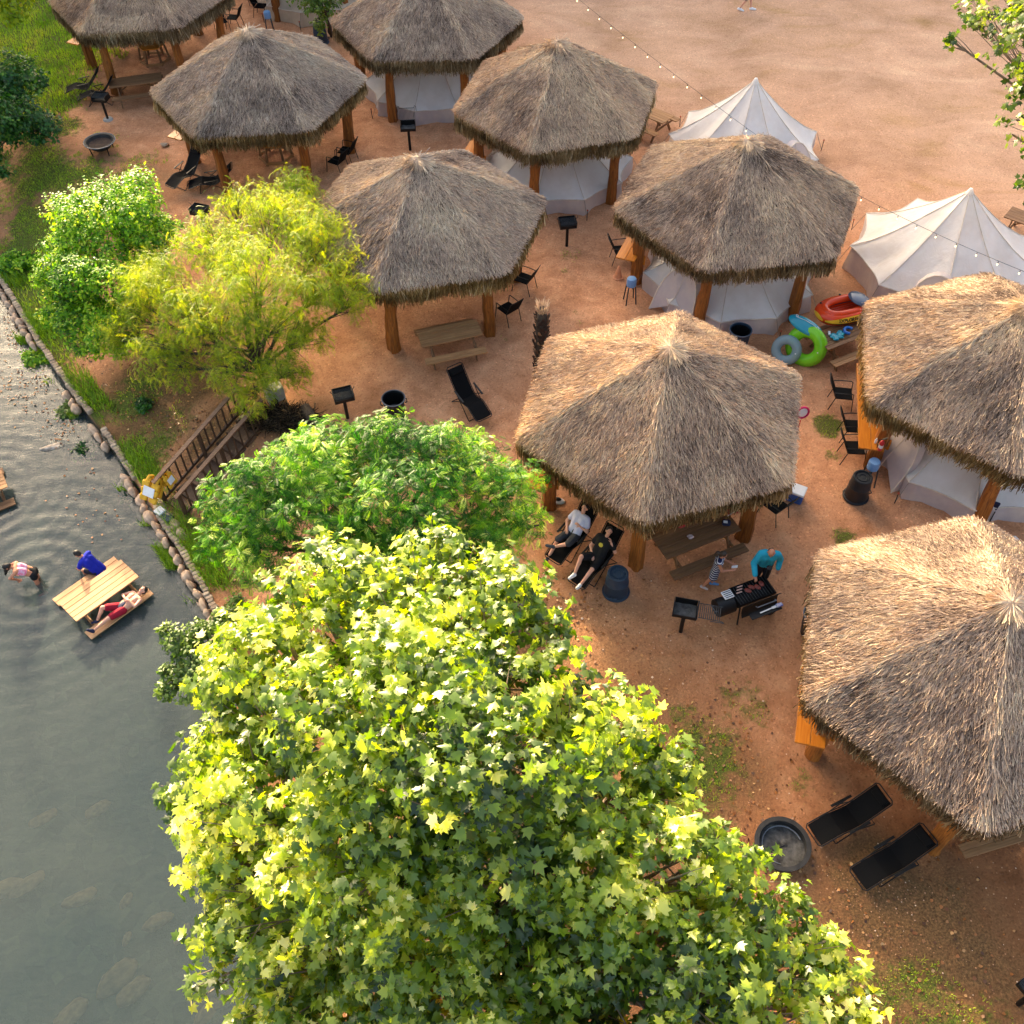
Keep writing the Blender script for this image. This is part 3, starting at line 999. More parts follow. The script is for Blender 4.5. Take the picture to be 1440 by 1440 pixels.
def core_mesh():
    n = 72
    ph = np.linspace(0, 2 * PI, n, endpoint=False)
    rows = [roof_pt(ph, np.full(n, t)) - np.array([0, 0, .06]) for t in (0.005, .15, .35, .6, .8, .94, .985)]
    low = roof_pt(ph, np.full(n, .965)); low[:, 2] -= .34; rows.append(low)
    low = roof_pt(ph, np.full(n, .92)); low[:, 2] -= .36; rows.append(low)
    for t in (.7, .35, .01):
        q = roof_pt(ph, np.full(n, t)); q[:, 2] -= .30; rows.append(q)
    V = np.concatenate(rows)
    F = []
    for i in range(len(rows) - 1):
        for j in range(n):
            F.append((i * n + j, i * n + (j + 1) % n, (i + 1) * n + (j + 1) % n, (i + 1) * n + j))
    return fast_mesh('roof', V, np.array(F), M['core'], None, True)


def post_mesh(seed):
    r = random.Random(seed)
    mb = MB()
    n, k = 14, 12
    vs, fs = [], []
    fl = [r.uniform(.78, 1.16) for _ in range(n)]
    bx, by = r.uniform(-.06, .06), r.uniform(-.06, .06)
    for i in range(k):
        z = 2.72 * i / (k - 1)
        rad = .165 * (1 + .20 * (1 - i / (k - 1)) ** 3) * (1 + r.uniform(-.05, .05))
        ox = bx * math.sin(z * 2.1) + r.uniform(-.012, .012); oy = by * math.sin(z * 1.7 + 1)
        for j in range(n):
            a = 2 * PI * j / n + z * .12
            rr = rad * fl[j] * (1 + r.uniform(-.06, .06))
            vs.append((ox + rr * math.cos(a), oy + rr * math.sin(a), z - .05))
    for i in range(k - 1):
        for j in range(n):
            fs.append((i * n + j, i * n + (j + 1) % n, (i + 1) * n + (j + 1) % n, (i + 1) * n + j))
    fs.append(tuple((k - 1) * n + j for j in range(n)))
    mb.add(vs, fs)
    return mb.mesh('post', M['cedar'], True, 25)


thatches = [thatch_mesh(100 + i) for i in range(3)]
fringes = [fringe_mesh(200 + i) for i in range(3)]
coreM = core_mesh()
postsM = [post_mesh(i) for i in range(6)]
mb = MB(); mb.tube([(-1.43, 0, 0), (-.5, .02, .02), (.5, -.02, 0), (1.43, 0, 0)], .085, 9)
beamM = mb.mesh('beam', wood('beam_pole', S(150, 104, 58), S(80, 50, 26), 0))
mb = MB(); mb.tube([(0.12, 0, HA - .42), (1.6, 0.02, 3.65), (HP, 0, 2.72), (3.3, 0, 2.50)], .065, 8)
rafterM = mb.mesh('rafter', beamM.materials[0])
mb = MB(); mb.box((0, 0, 0), (3.2, .30, .05), None, .008)
counterM = mb.mesh('counter_plank', M['counter'])
mb = MB(); mb.bar((0, -.02, -.34), (0, .30, -.03), .05, .05)
mb.bar((0, -.03, -.36), (0, -.03, -.03), .05, .05)
bracketM = mb.mesh('bracket', M['counter'])


def hut(x, y, rot, label, sc=1.0, var=0, counter=(4,)):
    t = thing('thatched_hut', label, 'hut', (x, y, 0), R(rot), 'thatched hexagonal huts', (sc, sc, 1.0))
    c = link('roof', coreM, t)
    tilt = 60 * ((var * 2) % 6)
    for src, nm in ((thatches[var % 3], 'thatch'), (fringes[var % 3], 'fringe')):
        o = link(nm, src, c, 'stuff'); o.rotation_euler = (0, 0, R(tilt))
    for k in range(6):
        a = R(60 * k - 90)
        o = link('post', postsM[(k + var) % 6], t)
        o.location = (HP * math.cos(a), HP * math.sin(a), 0); o.rotation_euler = (0, 0, random.uniform(0, 6))
        o = link('rafter', rafterM, t); o.rotation_euler = (0, 0, a)
        b = R(60 * k - 60)
        o = link('beam', beamM, t)
        o.location = (HP * math.cos(PI / 6) * math.cos(b), HP * math.cos(PI / 6) * math.sin(b), 2.42 + .02 * (k % 2)); o.rotation_euler = (0, 0, b + PI / 2)
    for k in counter:
        b = R(60 * k - 60)
        e = bpy.data.objects.new('counter', None); COL.objects.link(e); e.parent = t
        d = HP * math.cos(PI / 6) + .12
        e.location = (d * math.cos(b) - .28 * math.sin(b), d * math.sin(b) + .28 * math.cos(b), 1.08); e.rotation_euler = (0, 0, b + PI / 2)
        for s, w in ((0, 0), (1, -.31)):
            o = link('plank', counterM, e); o.location = (.0, w, 0)
        for s in (-1, 1):
            o = link('bracket', bracketM, e); o.location = (s * 1.15, -.10 + .42, 0); o.rotation_euler = (0, 0, PI)
    return t


hut(-14.22, 40.93, -25.8, 'thatched hut cut by the top edge at far left, open sided', .96, 0)
hut(-2.86, 38.38, -30.4, 'thatched hut cut by the top edge with a white tent under it', .975, 1, ())
hut(1.75, 32.39, -16.4, 'grey thatched hut beside the open field with string lights behind', .96, 2)
hut(-8.51, 33.63, -25.4, 'thatched hut with recliners at its left, above the yellow tree', 1.0, 1)
hut(-2.47, 25.62, -18.8, 'thatched hut with a picnic table showing, partly behind the yellow tree', 1.0, 2, ())
hut(6.93, 26.25, -23.2, 'thatched hut in front of the pointed white tent, over a canvas tent', 1.01, 0)
hut(3.70, 17.48, -13.7, 'thatched hut in the middle with people reclining and grilling before it', 1.0, 1)
hut(12.41, 18.74, -12.1, 'thatched hut at the right edge with an orange counter and black chairs', 1.025, 2)
hut(9.17, 10.30, -16.0, 'nearest thatched hut at lower right beside two black loungers', 1.0, 0)
hut(-8.6, 47.2, -25, 'hut beyond the top edge of which only a post shows', 1.0, 2)

# ------------------------------------------------------------------ bell tents
def canvas_mat(name, a, b):
    m, nt, out = nmat(name)
    v = coords(nt, 'Object')
    n = noise(nt, 1.1, 5, .6, v)
    col = ramp(nt, n, [(.3, b), (.65, a)])
    st = noise(nt, 2.2, 4, .6, coords(nt, 'Object', (1, 1, .35)), .5)
    p = princ(nt, None, col, .85, 0, .2, bump(nt, st, .5, .10))
    t = nt.nodes.new('ShaderNodeBsdfTranslucent'); nt.links.new(col, t.inputs[0])
    ms = nt.nodes.new('ShaderNodeMixShader'); ms.inputs[0].default_value = .32
    nt.links.new(p.outputs[0], ms.inputs[1]); nt.links.new(t.outputs[0], ms.inputs[2])
    nt.links.new(ms.outputs[0], out.inputs[0])
    return m


M['canvas'] = canvas_mat('white_canvas', S(248, 242, 234), S(232, 222, 210))
M['canvas_old'] = canvas_mat('beige_canvas', S(226, 204, 176), S(196, 172, 146))
M['mud'] = canvas_mat('stained_canvas', S(220, 206, 196), S(190, 178, 182))
M['seam'] = simple('canvas_seam', S(222, 208, 190), S(196, 180, 162), .9)


def tent(x, y, rot, label, rad=2.75, h=3.0, wall=.62, n=10, peg=.42, mat='canvas', door=None):
    t = thing('bell_tent', label, 'tent', (x, y, 0), R(rot), 'bell tents')
    sub, rows = 8, 14
    m = n * sub
    r = np.random.default_rng(int(abs(x * 100)))
    wr = r.normal(size=(n, 3))
    def ring(tt):
        V = []
        for j in range(m):
            a = 2 * PI * j / m
            f = (j % sub) / sub
            seam = math.cos(PI / n) / math.cos((f - .5) * 2 * PI / n)       # straight chords between corners
            sag = 1 - .075 * math.sin(PI * f) * tt ** 1.5
            ro = rad * tt * seam * sag
            zc = wall + (h - wall) * ((1 - tt) ** 1.18)
            zc -= .10 * math.sin(PI * tt) * (1 + .5 * math.sin(PI * f))      # canvas hangs in a curve
            zc -= (.10 * math.sin(PI * f)) * sstep(.55, 1.0, tt)             # edge swoops down between the pulled corners
            w = wr[(j // sub) % n]
            zc += .025 * math.sin(f * 9 + w[0] * 3 + tt * 5) * sstep(.3, .8, tt) * abs(w[1]) * .6
            V.append((ro * math.cos(a), ro * math.sin(a), float(zc)))
        return V
    ts = [0.012] + [((i + 1) / rows) for i in range(rows)]
    V = []
    for tt in ts: V += ring(tt)
    F = []
    for i in range(len(ts) - 1):
        for j in range(m): F.append((i * m + j, i * m + (j + 1) % m, (i + 1) * m + (j + 1) % m, (i + 1) * m + j))
    link('canvas_roof', fast_mesh('canvas_roof', np.array(V), np.array(F), M[mat], None, True), t)
    # skirt wall
    top = np.array(ring(1.0)) * np.array([.992, .992, 1]) + np.array([0, 0, .012])
    V = []
    for k in range(5):
        q = top.copy(); q[:, 2] = top[:, 2] * (1 - k / 4)
        out_ = 1 + .02 * k / 4 + .012 * np.sin(np.arange(m) * 1.9 + k)
        q[:, :2] *= out_[:, None]
        V.append(q)
    V = np.concatenate(V)
    F = [(i * m + j, i * m + (j + 1) % m, (i + 1) * m + (j + 1) % m, (i + 1) * m + j) for i in range(4) for j in range(m)]
    link('skirt', fast_mesh('skirt', V, np.array(F), M['mud' if mat == 'canvas' else mat], None, True), t)
    # edge piping, seams, peak cap
    mb = MB(); mb.tube([tuple(p + np.array([0, 0, -.01])) for p in top * np.array([1.012, 1.012, 1])], .016, 5, closed=True); mb.build('piping', M['seam'], t)
    for j in range(n):
        pts = [V_ for V_ in ([tuple(np.array(ring(tt)[j * sub]) + np.array([0, 0, .006])) for tt in (.02, .2, .4, .6, .8, 1.0)])]
        mb = MB(); mb.tube(pts, .013, 5); mb.build('seam', M['seam'], t)
    mb = MB(); mb.lathe([(0.0, h + .07), (.05, h + .05), (.11, h - .08), (.17, h - .22)], 12); mb.build('peak_cap', M['canvas'], t)
    for j in range(n):
        a = 2 * PI * j / n
        c0 = Vector((rad * math.cos(a), rad * math.sin(a), wall))
        c1 = Vector(((rad + peg) * math.cos(a), (rad + peg) * math.sin(a), .04))
        mb = MB(); mb.tube([c0, c1], .008, 4); mb.build('guy_rope', M['rope'], t)
        mb = MB(); mb.tube([c1 + Vector((0, 0, -.08)), c1 + Vector((.02 * math.cos(a), .02 * math.sin(a), .34))], .013, 6)
        mb.mi = 1; mb.ball(c1 + Vector((.02 * math.cos(a), .02 * math.sin(a), .36)), .032, 6, 5)
        mb.build('peg', [M['black_metal'], M['peg']], t)
    # small vent hood near the peak
    mb = MB()
    a = R(-60 - rot)
    e = Vector((math.cos(a), math.sin(a), 0)); s_ = Vector((-math.sin(a), math.cos(a), 0))
    b0 = e * .36 + Vector((0, 0, h - .47))
    mb.add([b0 - s_ * .10, b0 + s_ * .10, b0 + e * .13 + s_ * .09 + Vector((0, 0, -.05)), b0 + e * .13 - s_ * .09 + Vector((0, 0, -.05)), b0 + e * .02 + Vector((0, 0, .06))], [(0, 1, 2, 3), (0, 4, 1), (1, 4, 2), (2, 4, 3), (3, 4, 0)])
    mb.build('vent_hood', M['canvas'], t)
    if door is not None:
        # arched door panel that stands out from the skirt
        a = R(door - rot)
        e = Vector((math.cos(a), math.sin(a), 0)); s_ = Vector((-math.sin(a), math.cos(a), 0))
        pts = []
        for i in range(13):
            q = PI * i / 12
            pts.append(s_ * (-.75 * math.cos(q)) + Vector((0, 0, 1.55 * math.sin(q) ** .7)))
        base = rad * .97
        rim = [e * (base - p.z * .42) + p + e * .10 for p in pts]
        cen_ = e * (base - .2) + Vector((0, 0, .5)) + e * .16
        mb = MB()
        mb.add(rim + [cen_], [(i, i + 1, 13) for i in range(12)])
        mb.add([p - e * .22 for p in rim] + rim, [(i, i + 1, 14 + i, 13 + i) for i in range(12)])
        d = mb.build('door_flap', M['mud'], t)
        mb = MB(); mb.tube(rim, .022, 5); mb.tube([rim[6], cen_ + e * .02, e * (base + .12) + Vector((0, 0, .02))], .012, 5); mb.build('zip', M['seam'], d)
    return t


tent(8.56, 32.87, 10, 'pointed white bell tent standing free beside the open field', 2.7, 3.0, .78, 9, .35, 'canvas', -50)
tent(13.75, 26.0, 12, 'large white bell tent with arched flap near the right picture edge', 2.95, 3.05, .85, 9, .35, 'canvas', -115)
tent(6.95, 25.75, 4, 'white bell tent under the hut before the free standing pointed tent', 2.72, 2.75, .62, 10, .3, 'canvas', -140)
tent(1.80, 32.15, 0, 'white bell tent showing under the hut beside the field', 2.7, 2.75, .6, 10, .3, 'canvas', None)
tent(-2.85, 38.2, 6, 'white bell tent with beige flap under the hut at the top edge', 2.7, 2.75, .6, 10, .3, 'canvas', None)
tent(12.4, 18.35, 0, 'beige and white bell tent under the hut at the right edge', 2.75, 2.75, .62, 10, .3, 'canvas', -165)
tent(-8.3, 46.6, 10, 'cream bell tent cut by the top edge left of centre', 2.75, 2.85, .62, 10, .3, 'canvas_old', None)
# ------------------------------------------------------------------ leaf shapes
def fan_leaf(pts, fold=.22, droop=.18, cen=(0, .38)):
    P = [(x, y, -fold * abs(x) - droop * y * y) for x, y in pts]
    P.append((cen[0], cen[1], -droop * cen[1] ** 2))
    n = len(pts)
    return np.array(P), np.array([(i, (i + 1) % n, n) for i in range(n)])


half = [(.10, .0), (.34, .02), (.58, .18), (.38, .30), (.62, .66), (.27, .58)]
def syc_leaf(wx, tip, fold, droop, skew=0.0):
    h = [(x * wx, y) for x, y in half]
    return fan_leaf([(0, .04)] + [(x + skew * y, y) for x, y in h] + [(skew, tip)] + [(-x + skew * y, y * .97) for x, y in reversed(h)], fold, droop)


SYC, SYC_F = syc_leaf(1.0, 1.02, .22, .18)
SYCS = [SYC, syc_leaf(.82, 1.12, .55, .40, .06)[0], syc_leaf(1.08, .92, .05, .55, -.08)[0], syc_leaf(.9, 1.05, -.30, .30, .03)[0]]
OVAL, OVAL_F = fan_leaf([(0, 0), (.26, .22), (.30, .5), (0, 1), (-.30, .5), (-.26, .22)], .3, .15)
# pinnate leaf: leaflets in pairs along a drooping stalk
V, F = [], []
for i in range(7):
    y = .16 + .115 * i
    z = -.28 * y * y
    ll = .30 * math.sin(.55 + 2.0 * i / 7)
    for s in (-1, 1):
        o = len(V)
        V += [(0, y, z), (s * ll * .55, y + .02, z + .01 - .02), (s * ll, y + .13, z - .10 * ll - .05), (s * ll * .5, y + .10, z - .015)]
        F += [(o, o + 1, o + 3), (o + 1, o + 2, o + 3)] if s > 0 else [(o, o + 3, o + 1), (o + 1, o + 3, o + 2)]
PIN, PIN_F = np.array(V), np.array(F)
# feathery spray: thin leaflets on a hanging twig
V, F = [], []
for i in range(9):
    y = .08 + .10 * i
    z = -.55 * y * y
    for s in (-1, 1):
        o = len(V)
        l = .20 + .05 * math.sin(i * 2.3 + s)
        V += [(0, y, z), (0, y + .045, z), (s * l, y + .11 + .03 * math.cos(i * 1.7), z - .07)]
        F += [(o, o + 1, o + 2)] if s < 0 else [(o, o + 2, o + 1)]
FEA, FEA_F = np.array(V), np.array(F)


def crown(blobs, tips, per, size, seed, up=.45, spread=.35, droop=.25, inner=.45, ragged=.45, flat=1.0, nj=.35):
    """leaf frames, spots and tones for a crown made of blobs (x, y, z, r)"""
    r = np.random.default_rng(seed)
    B = np.array(blobs, float)
    w = B[:, 3] ** 2; w /= w.sum()
    b = r.choice(len(B), tips, p=w)
    d = r.normal(size=(tips, 3)); d /= np.linalg.norm(d, axis=1, keepdims=True)
    flip = (d[:, 2] < -.2) & (r.random(tips) < .7)
    d[flip, 2] *= -1
    k = np.stack([d[:, 0] * 2.2 + d[:, 2] * 1.3 + b * 3.7, d[:, 1] * 2.2 - d[:, 2] * .9 + b * 1.9], 1)
    rag = vnoise(k + 50, seed, 1.1) * .6 + vnoise(k + 90, seed + 1, 2.7) * .4
    rho = B[b, 3] * (inner + (1 - inner) * np.sqrt(r.random(tips))) * (1 - ragged / 2 + ragged * 1.25 * rag)
    dd = d * np.array([1, 1, flat])
    tip = B[b, :3] + dd * rho[:, None]
    # drop tips buried deep in other blobs
    dist = np.linalg.norm(tip[:, None, :] - B[None, :, :3], axis=2) / B[None, :, 3]
    dist[np.arange(tips), b] = 9
    ok = (dist.min(1) > .55)
    tip, d, b = tip[ok], d[ok], b[ok]
    n = len(tip)
    ax = d + np.array([0, 0, up]) + r.normal(size=(n, 3)) * .25
    ax /= np.linalg.norm(ax, axis=1, keepdims=True)
    per_ = per
    T = np.repeat(tip, per_, 0); A = np.repeat(ax, per_, 0)
    m = len(T)
    q = r.normal(size=(m, 3))
    q -= A * (q * A).sum(1, keepdims=True)
    q /= np.linalg.norm(q, axis=1, keepdims=True)
    sz = r.uniform(*size, m)
    along = r.uniform(-1, .35, m) * spread
    T = T + A * along[:, None] + q * (sz * .25)[:, None]
    ld = q * (.85 + .3 * r.random((m, 1))) + A * r.uniform(.0, .8, (m, 1)) + np.array([0, 0, -1.]) * droop
    nr = A + np.array([0, 0, .5]) + r.normal(size=(m, 3)) * nj
    Mx = frames(ld, nr) * sz[:, None, None]
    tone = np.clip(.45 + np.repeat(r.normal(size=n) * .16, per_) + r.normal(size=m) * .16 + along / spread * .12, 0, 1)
    return Mx, T, tone, tip, b


def limbs(root, base, blobs, r0, mat, seed, fork=.4, lim_frac=.33, tips=None, tipb=None, ntw=60):
    r = random.Random(seed)
    base = Vector(base)
    c = Vector(np.mean(np.array(blobs)[:, :3], 0))
    top = base.lerp(c, .75)
    fk = base.lerp(top, fork) + Vector((r.uniform(-.1, .1), r.uniform(-.1, .1), 0))
    mb = MB()
    mb.tube([base + Vector((0, 0, -.15)), base + Vector((0, 0, .1)), base.lerp(fk, .5) + Vector((r.uniform(-.08, .08), r.uniform(-.08, .08), 0)), fk, fk.lerp(top, .5) + Vector((r.uniform(-.15, .15), r.uniform(-.15, .15), 0)), top],
            [r0 * 1.45, r0 * 1.1, r0, r0 * .85, r0 * .6, r0 * .3], 10)
    mb.build('trunk', mat, root)
    for i, bb in enumerate(blobs):
        e = Vector(bb[:3])
        s = fk.lerp(top, r.uniform(0, .8))
        mid = s.lerp(e, .5) + Vector((r.uniform(-.2, .2), r.uniform(-.2, .2), r.uniform(.0, .35)))
        mb = MB(); mb.tube([s, mid, e, e + (e - mid).normalized() * bb[3] * .3], [r0 * lim_frac * 1.25, r0 * lim_frac, r0 * lim_frac * .6, r0 * lim_frac * .25], 7)
        if tips is not None:
            ids = np.nonzero(tipb == i)[0]
            for k in ids[:: max(1, len(ids) // ntw)]:
                t = Vector(tips[k]); st = mid.lerp(e, r.uniform(.2, 1.0))
                q = st.lerp(t, .5) + Vector((0, 0, r.uniform(-.05, .1)))
                mb.tube([st, q, t], [r0 * .07 + .006, r0 * .04 + .005, .004], 4)
        mb.build('limb', mat, root)


def GB(lst):
    return [(*G(u, v, z), r_) for (u, v, z, r_) in lst]


# ------------------------------------------------------------------ the big sycamore in front
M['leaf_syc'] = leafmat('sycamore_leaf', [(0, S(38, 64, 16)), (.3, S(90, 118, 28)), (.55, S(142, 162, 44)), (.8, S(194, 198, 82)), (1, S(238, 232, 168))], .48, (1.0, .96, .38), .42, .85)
syc_b = GB([(500, 880, 6.2, 1.5), (600, 870, 6.4, 1.45), (310, 1120, 5.0, .95), (330, 1210, 4.4, .95), (360, 1330, 3.9, 1.0), (410, 1430, 3.8, 1.1), (1190, 1420, 5.2, .7), (420, 930, 6.0, 1.5), (340, 1010, 5.6, 1.15), (690, 920, 6.8, 1.5), (350, 1120, 5.6, 1.35), (540, 1010, 7.4, 1.7), (700, 1060, 7.6, 1.6),
            (840, 1060, 6.4, 1.2), (900, 1090, 6.0, .85), (380, 1240, 4.6, 1.2), (540, 1200, 5.9, 1.8), (740, 1230, 6.4, 1.7), (900, 1250, 6.4, 1.3), (1020, 1240, 5.6, .85), (1060, 1330, 5.6, 1.15), (1150, 1390, 5.3, .85),
            (430, 1360, 4.0, 1.4), (600, 1370, 4.6, 1.8), (800, 1400, 5.4, 1.7), (980, 1400, 6.0, 1.2), (520, 1480, 4.0, 1.7), (760, 1500, 4.6, 1.8), (1080, 1470, 5.4, 1.1)])
tree = thing('sycamore_tree', 'big bright sycamore filling the lower middle, leaves star shaped and glowing', 'tree', (0, 0, 0))
def boughs(bl, per, frac, seed):
    """break each mass of a crown into smaller boughs set on its surface"""
    r = np.random.default_rng(seed); out_ = []
    for (x, y, z, rr) in bl:
        n_ = max(3, int(per * rr))
        for k in range(n_):
            d = r.normal(size=3); d /= np.linalg.norm(d); d[2] = abs(d[2]) * .9 - .15
            q = rr * r.uniform(.45, .98)
            out_.append((x + d[0] * q, y + d[1] * q, z + d[2] * q, rr * frac * r.uniform(.6, 1.25)))
    return out_


syc_s = boughs(syc_b, 15, .36, 9)
sM, sT, sR, tipS, tbS_ = crown(syc_s, 6900, 9, (.07, .18), 61, .6, .30, .38, .25, .6, nj=.45)
tbS = np.argmin(np.linalg.norm(tipS[:, None] - np.array(syc_b)[None, :, :3], axis=2), 1)
sR = np.clip(sR + (vnoise(sT[:, :2], 71, .9) - .5) * .5, 0, 1)
limbs(tree, (-1.2, 4.6, LZ(-1.2, 4.6)), syc_b, .26, M['pale_bark'], 5, .4, .30, tipS, tbS, 26)
# the 300 leaves nearest the viewpoint are leaves of their own, the rest one mass
Pd = sT - np.array([0, 0, CAM_H])
fz = Pd @ np.array(_f); fu = Pd @ np.array(_rr) / fz; fv = Pd @ np.array(_uu) / fz
infr = (np.abs(fu) < .5) & (np.abs(fv) < .5)
area = np.abs((sM[:, :, 2] * Pd).sum(1)) / fz ** 3
area[~infr] = 0
# outermost leaf of its neighbourhood only
cell = {}
order = np.argsort(-area)
dist_ = np.linalg.norm(Pd, axis=1)
key = np.floor(np.stack([fu, fv], 1) * 60).astype(int)
for i in np.nonzero(infr)[0]:
    k_ = (key[i, 0], key[i, 1])
    if k_ not in cell or dist_[i] < dist_[cell[k_]]: cell[k_] = i
cand = np.array(sorted(cell.values(), key=lambda i: -area[i]))[:300]
leafM = []
for i in range(8):
    rv = .3 + .09 * i
    me = fast_mesh('leaf', SYCS[i % 4] * np.array([1, 1, .8 + .1 * i]), SYC_F, M['leaf_syc'], {'rnd': np.full(len(SYC), rv)})
    leafM.append(me)
for i in cand:
    o = link('leaf', leafM[int(np.clip((sR[i] - .3) / .09, 0, 7))], tree)
    mm = Matrix(sM[i].tolist()).to_4x4(); mm.translation = sT[i]
    o.matrix_local = mm
rest = np.ones(len(sT), bool); rest[cand] = False
def scatter_mix(name, tmpls, tf, Mx, T, rn, mat):
    """one mesh of leaves drawn from several leaf shapes"""
    k = np.arange(len(T)) % len(tmpls)
    V = np.concatenate([(np.einsum('nij,vj->nvi', Mx[k == j], np.asarray(t_)) + T[k == j][:, None, :]).reshape(-1, 3) for j, t_ in enumerate(tmpls)])
    nv = len(tmpls[0])
    rr = np.concatenate([np.repeat(rn[k == j], nv) for j in range(len(tmpls))])
    F = np.asarray(tf)[None] + (np.arange(len(T)) * nv)[:, None, None]
    return fast_mesh(name, V, F.reshape(-1, 3), mat, {'rnd': rr})


link('crown', scatter_mix('crown', SYCS, SYC_F, sM[rest], sT[rest], sR[rest], M['leaf_syc']), tree, 'stuff')

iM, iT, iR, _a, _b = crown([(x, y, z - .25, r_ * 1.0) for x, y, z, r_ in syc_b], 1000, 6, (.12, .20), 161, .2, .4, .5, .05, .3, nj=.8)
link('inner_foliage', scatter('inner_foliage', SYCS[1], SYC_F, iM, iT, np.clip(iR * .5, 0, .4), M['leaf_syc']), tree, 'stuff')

# ------------------------------------------------------------------ the other trees
def make_tree(name, label, blobs, base, tmpl, mat, tips, per, size, seed, r0=.14, bark='bark', up=.45, spread=.35, droop=.25, inner=.45, ragged=.45, tone=0.0, fork=.4, flat=1.0, cat='tree', ntw=14, sub=None):
    t = thing(name, label, cat)
    Mx, T, tn, tip, b = crown(sub or blobs, tips, per, size, seed, up, spread, droop, inner, ragged, flat)
    tn = np.clip(tn + tone + (vnoise(T[:, :2], seed + 5, 1.0) - .5) * .4, 0, 1)
    if sub: b = np.argmin(np.linalg.norm(tip[:, None] - np.array(blobs)[None, :, :3], axis=2), 1)
    limbs(t, base, blobs, r0, M[bark], seed, fork, .35, tip, b, ntw)
    link('crown', scatter('crown', tmpl[0], tmpl[1], Mx, T, tn, M[mat]), t, 'stuff')
    return t


M['leaf_pin'] = leafmat('pinnate_leaf', [(0, S(14, 48, 12)), (.35, S(42, 98, 22)), (.6, S(98, 150, 34)), (.85, S(166, 196, 62)), (1, S(214, 220, 120))], .42, (.95, 1, .45), .45, .25)
M['leaf_yel'] = leafmat('feathery_leaf', [(0, S(76, 104, 16)), (.35, S(122, 146, 26)), (.65, S(158, 170, 36)), (1, S(192, 182, 58))], .46, (1, .95, .35), .5, .3)
M['leaf_grn'] = leafmat('bright_leaf', [(0, S(40, 84, 16)), (.4, S(96, 146, 26)), (.75, S(166, 194, 48)), (1, S(226, 216, 96))], .46, (1, 1, .35), .45, .3)
M['leaf_drk'] = leafmat('dark_leaf', [(0, S(22, 54, 22)), (.4, S(40, 84, 30)), (.75, S(66, 114, 36)), (1, S(110, 146, 50))], .3, (1, 1, .45), .45, .4)
M['leaf_olv'] = leafmat('olive_leaf', [(0, S(50, 72, 26)), (.5, S(84, 112, 38)), (1, S(128, 146, 60))], .35, (1, 1, .45), .45, .4)

pin_b = GB([(380, 695, 2.8, 1.0), (460, 660, 3.1, 1.0), (550, 645, 3.2, 1.0), (640, 655, 3.1, .95), (700, 700, 2.8, .9), (580, 710, 3.0, 1.2), (460, 725, 2.8, 1.1), (360, 770, 2.2, .85), (680, 765, 2.2, .85), (560, 790, 2.3, 1.1), (320, 700, 2.5, .6), (750, 740, 2.2, .45), (330, 740, 2.2, .7)])
pin_b2 = boughs(pin_b, 16, .5, 4)
make_tree('pinnate_tree', 'round deep green tree with feathered leaves behind the sycamore', pin_b, (-2.6, 14.6, -.1), (PIN, PIN_F), 'leaf_pin', 5200, 5, (.14, .27), 62, .15, 'bark', .7, .22, .30, .35, .5, .0, sub=pin_b2)

yel_b = GB([(230, 400, 2.3, 1.1), (300, 350, 2.7, 1.1), (390, 310, 3.2, 1.1), (450, 350, 3.1, 1.1), (360, 400, 3.0, 1.3), (270, 450, 2.1, 1.0), (460, 410, 2.7, 1.0), (380, 470, 2.2, 1.0), (190, 450, 1.6, .8), (330, 520, 1.4, .8), (400, 530, 1.3, .8), (250, 520, 1.1, .7), (510, 420, 2.5, .6), (220, 500, 1.4, .8), (300, 470, 2.0, 1.0), (360, 560, .9, .6), (430, 480, 1.8, .8), (200, 400, 2.0, .8), (170, 480, 1.1, .6), (420, 270, 3.2, .7), (330, 285, 2.8, .6)])
yel_b2 = boughs(yel_b, 16, .46, 5)
make_tree('feathery_tree', 'airy yellow-green willowy tree beside the wooden stairs', yel_b, (-6.7, 20.6, -.15), (FEA, FEA_F), 'leaf_yel', 6200, 5, (.15, .31), 63, .11, 'bark', .35, .34, .75, .3, .8, .0, .35, 1.0, 'tree', 20, sub=yel_b2)

grn_b = GB([(110, 330, 2.0, 1.15), (170, 310, 2.4, 1.25), (220, 340, 1.9, .95), (100, 390, 1.4, .95), (150, 390, 1.7, 1.2), (110, 450, .8, .8), (160, 460, .8, .85), (75, 360, 1.3, .6), (190, 285, 2.3, .6), (200, 420, 1.2, .9), (130, 480, .5, .7), (90, 430, .9, .7), (180, 490, .4, .6)])
grn_b2 = boughs(grn_b, 15, .5, 6)
make_tree('leafy_tree', 'compact bright green tree on the grassy river bank', grn_b, (-11.0, 23.4, -.45), (OVAL, OVAL_F), 'leaf_grn', 6600, 9, (.06, .125), 64, .12, 'bark', .6, .25, .25, .35, .55, .0, .3, sub=grn_b2)

bush_b = GB([(10, 140, 1.3, 1.6), (35, 190, .9, 1.1), (-30, 180, 1.5, 1.8), (20, 100, 1.2, .9), (45, 140, .9, .7), (-20, 230, .8, 1.2)])
make_tree('dark_bush', 'dark green bush at the left edge below the lawn', bush_b, (-19.5, 35.2, -.7), (OVAL, OVAL_F), 'leaf_drk', 2400, 8, (.08, .18), 65, .08, 'bark', .5, .3, .25, .35, .7, .05, .3, 1.0, 'bush', 14, boughs(bush_b, 7, .42, 8))

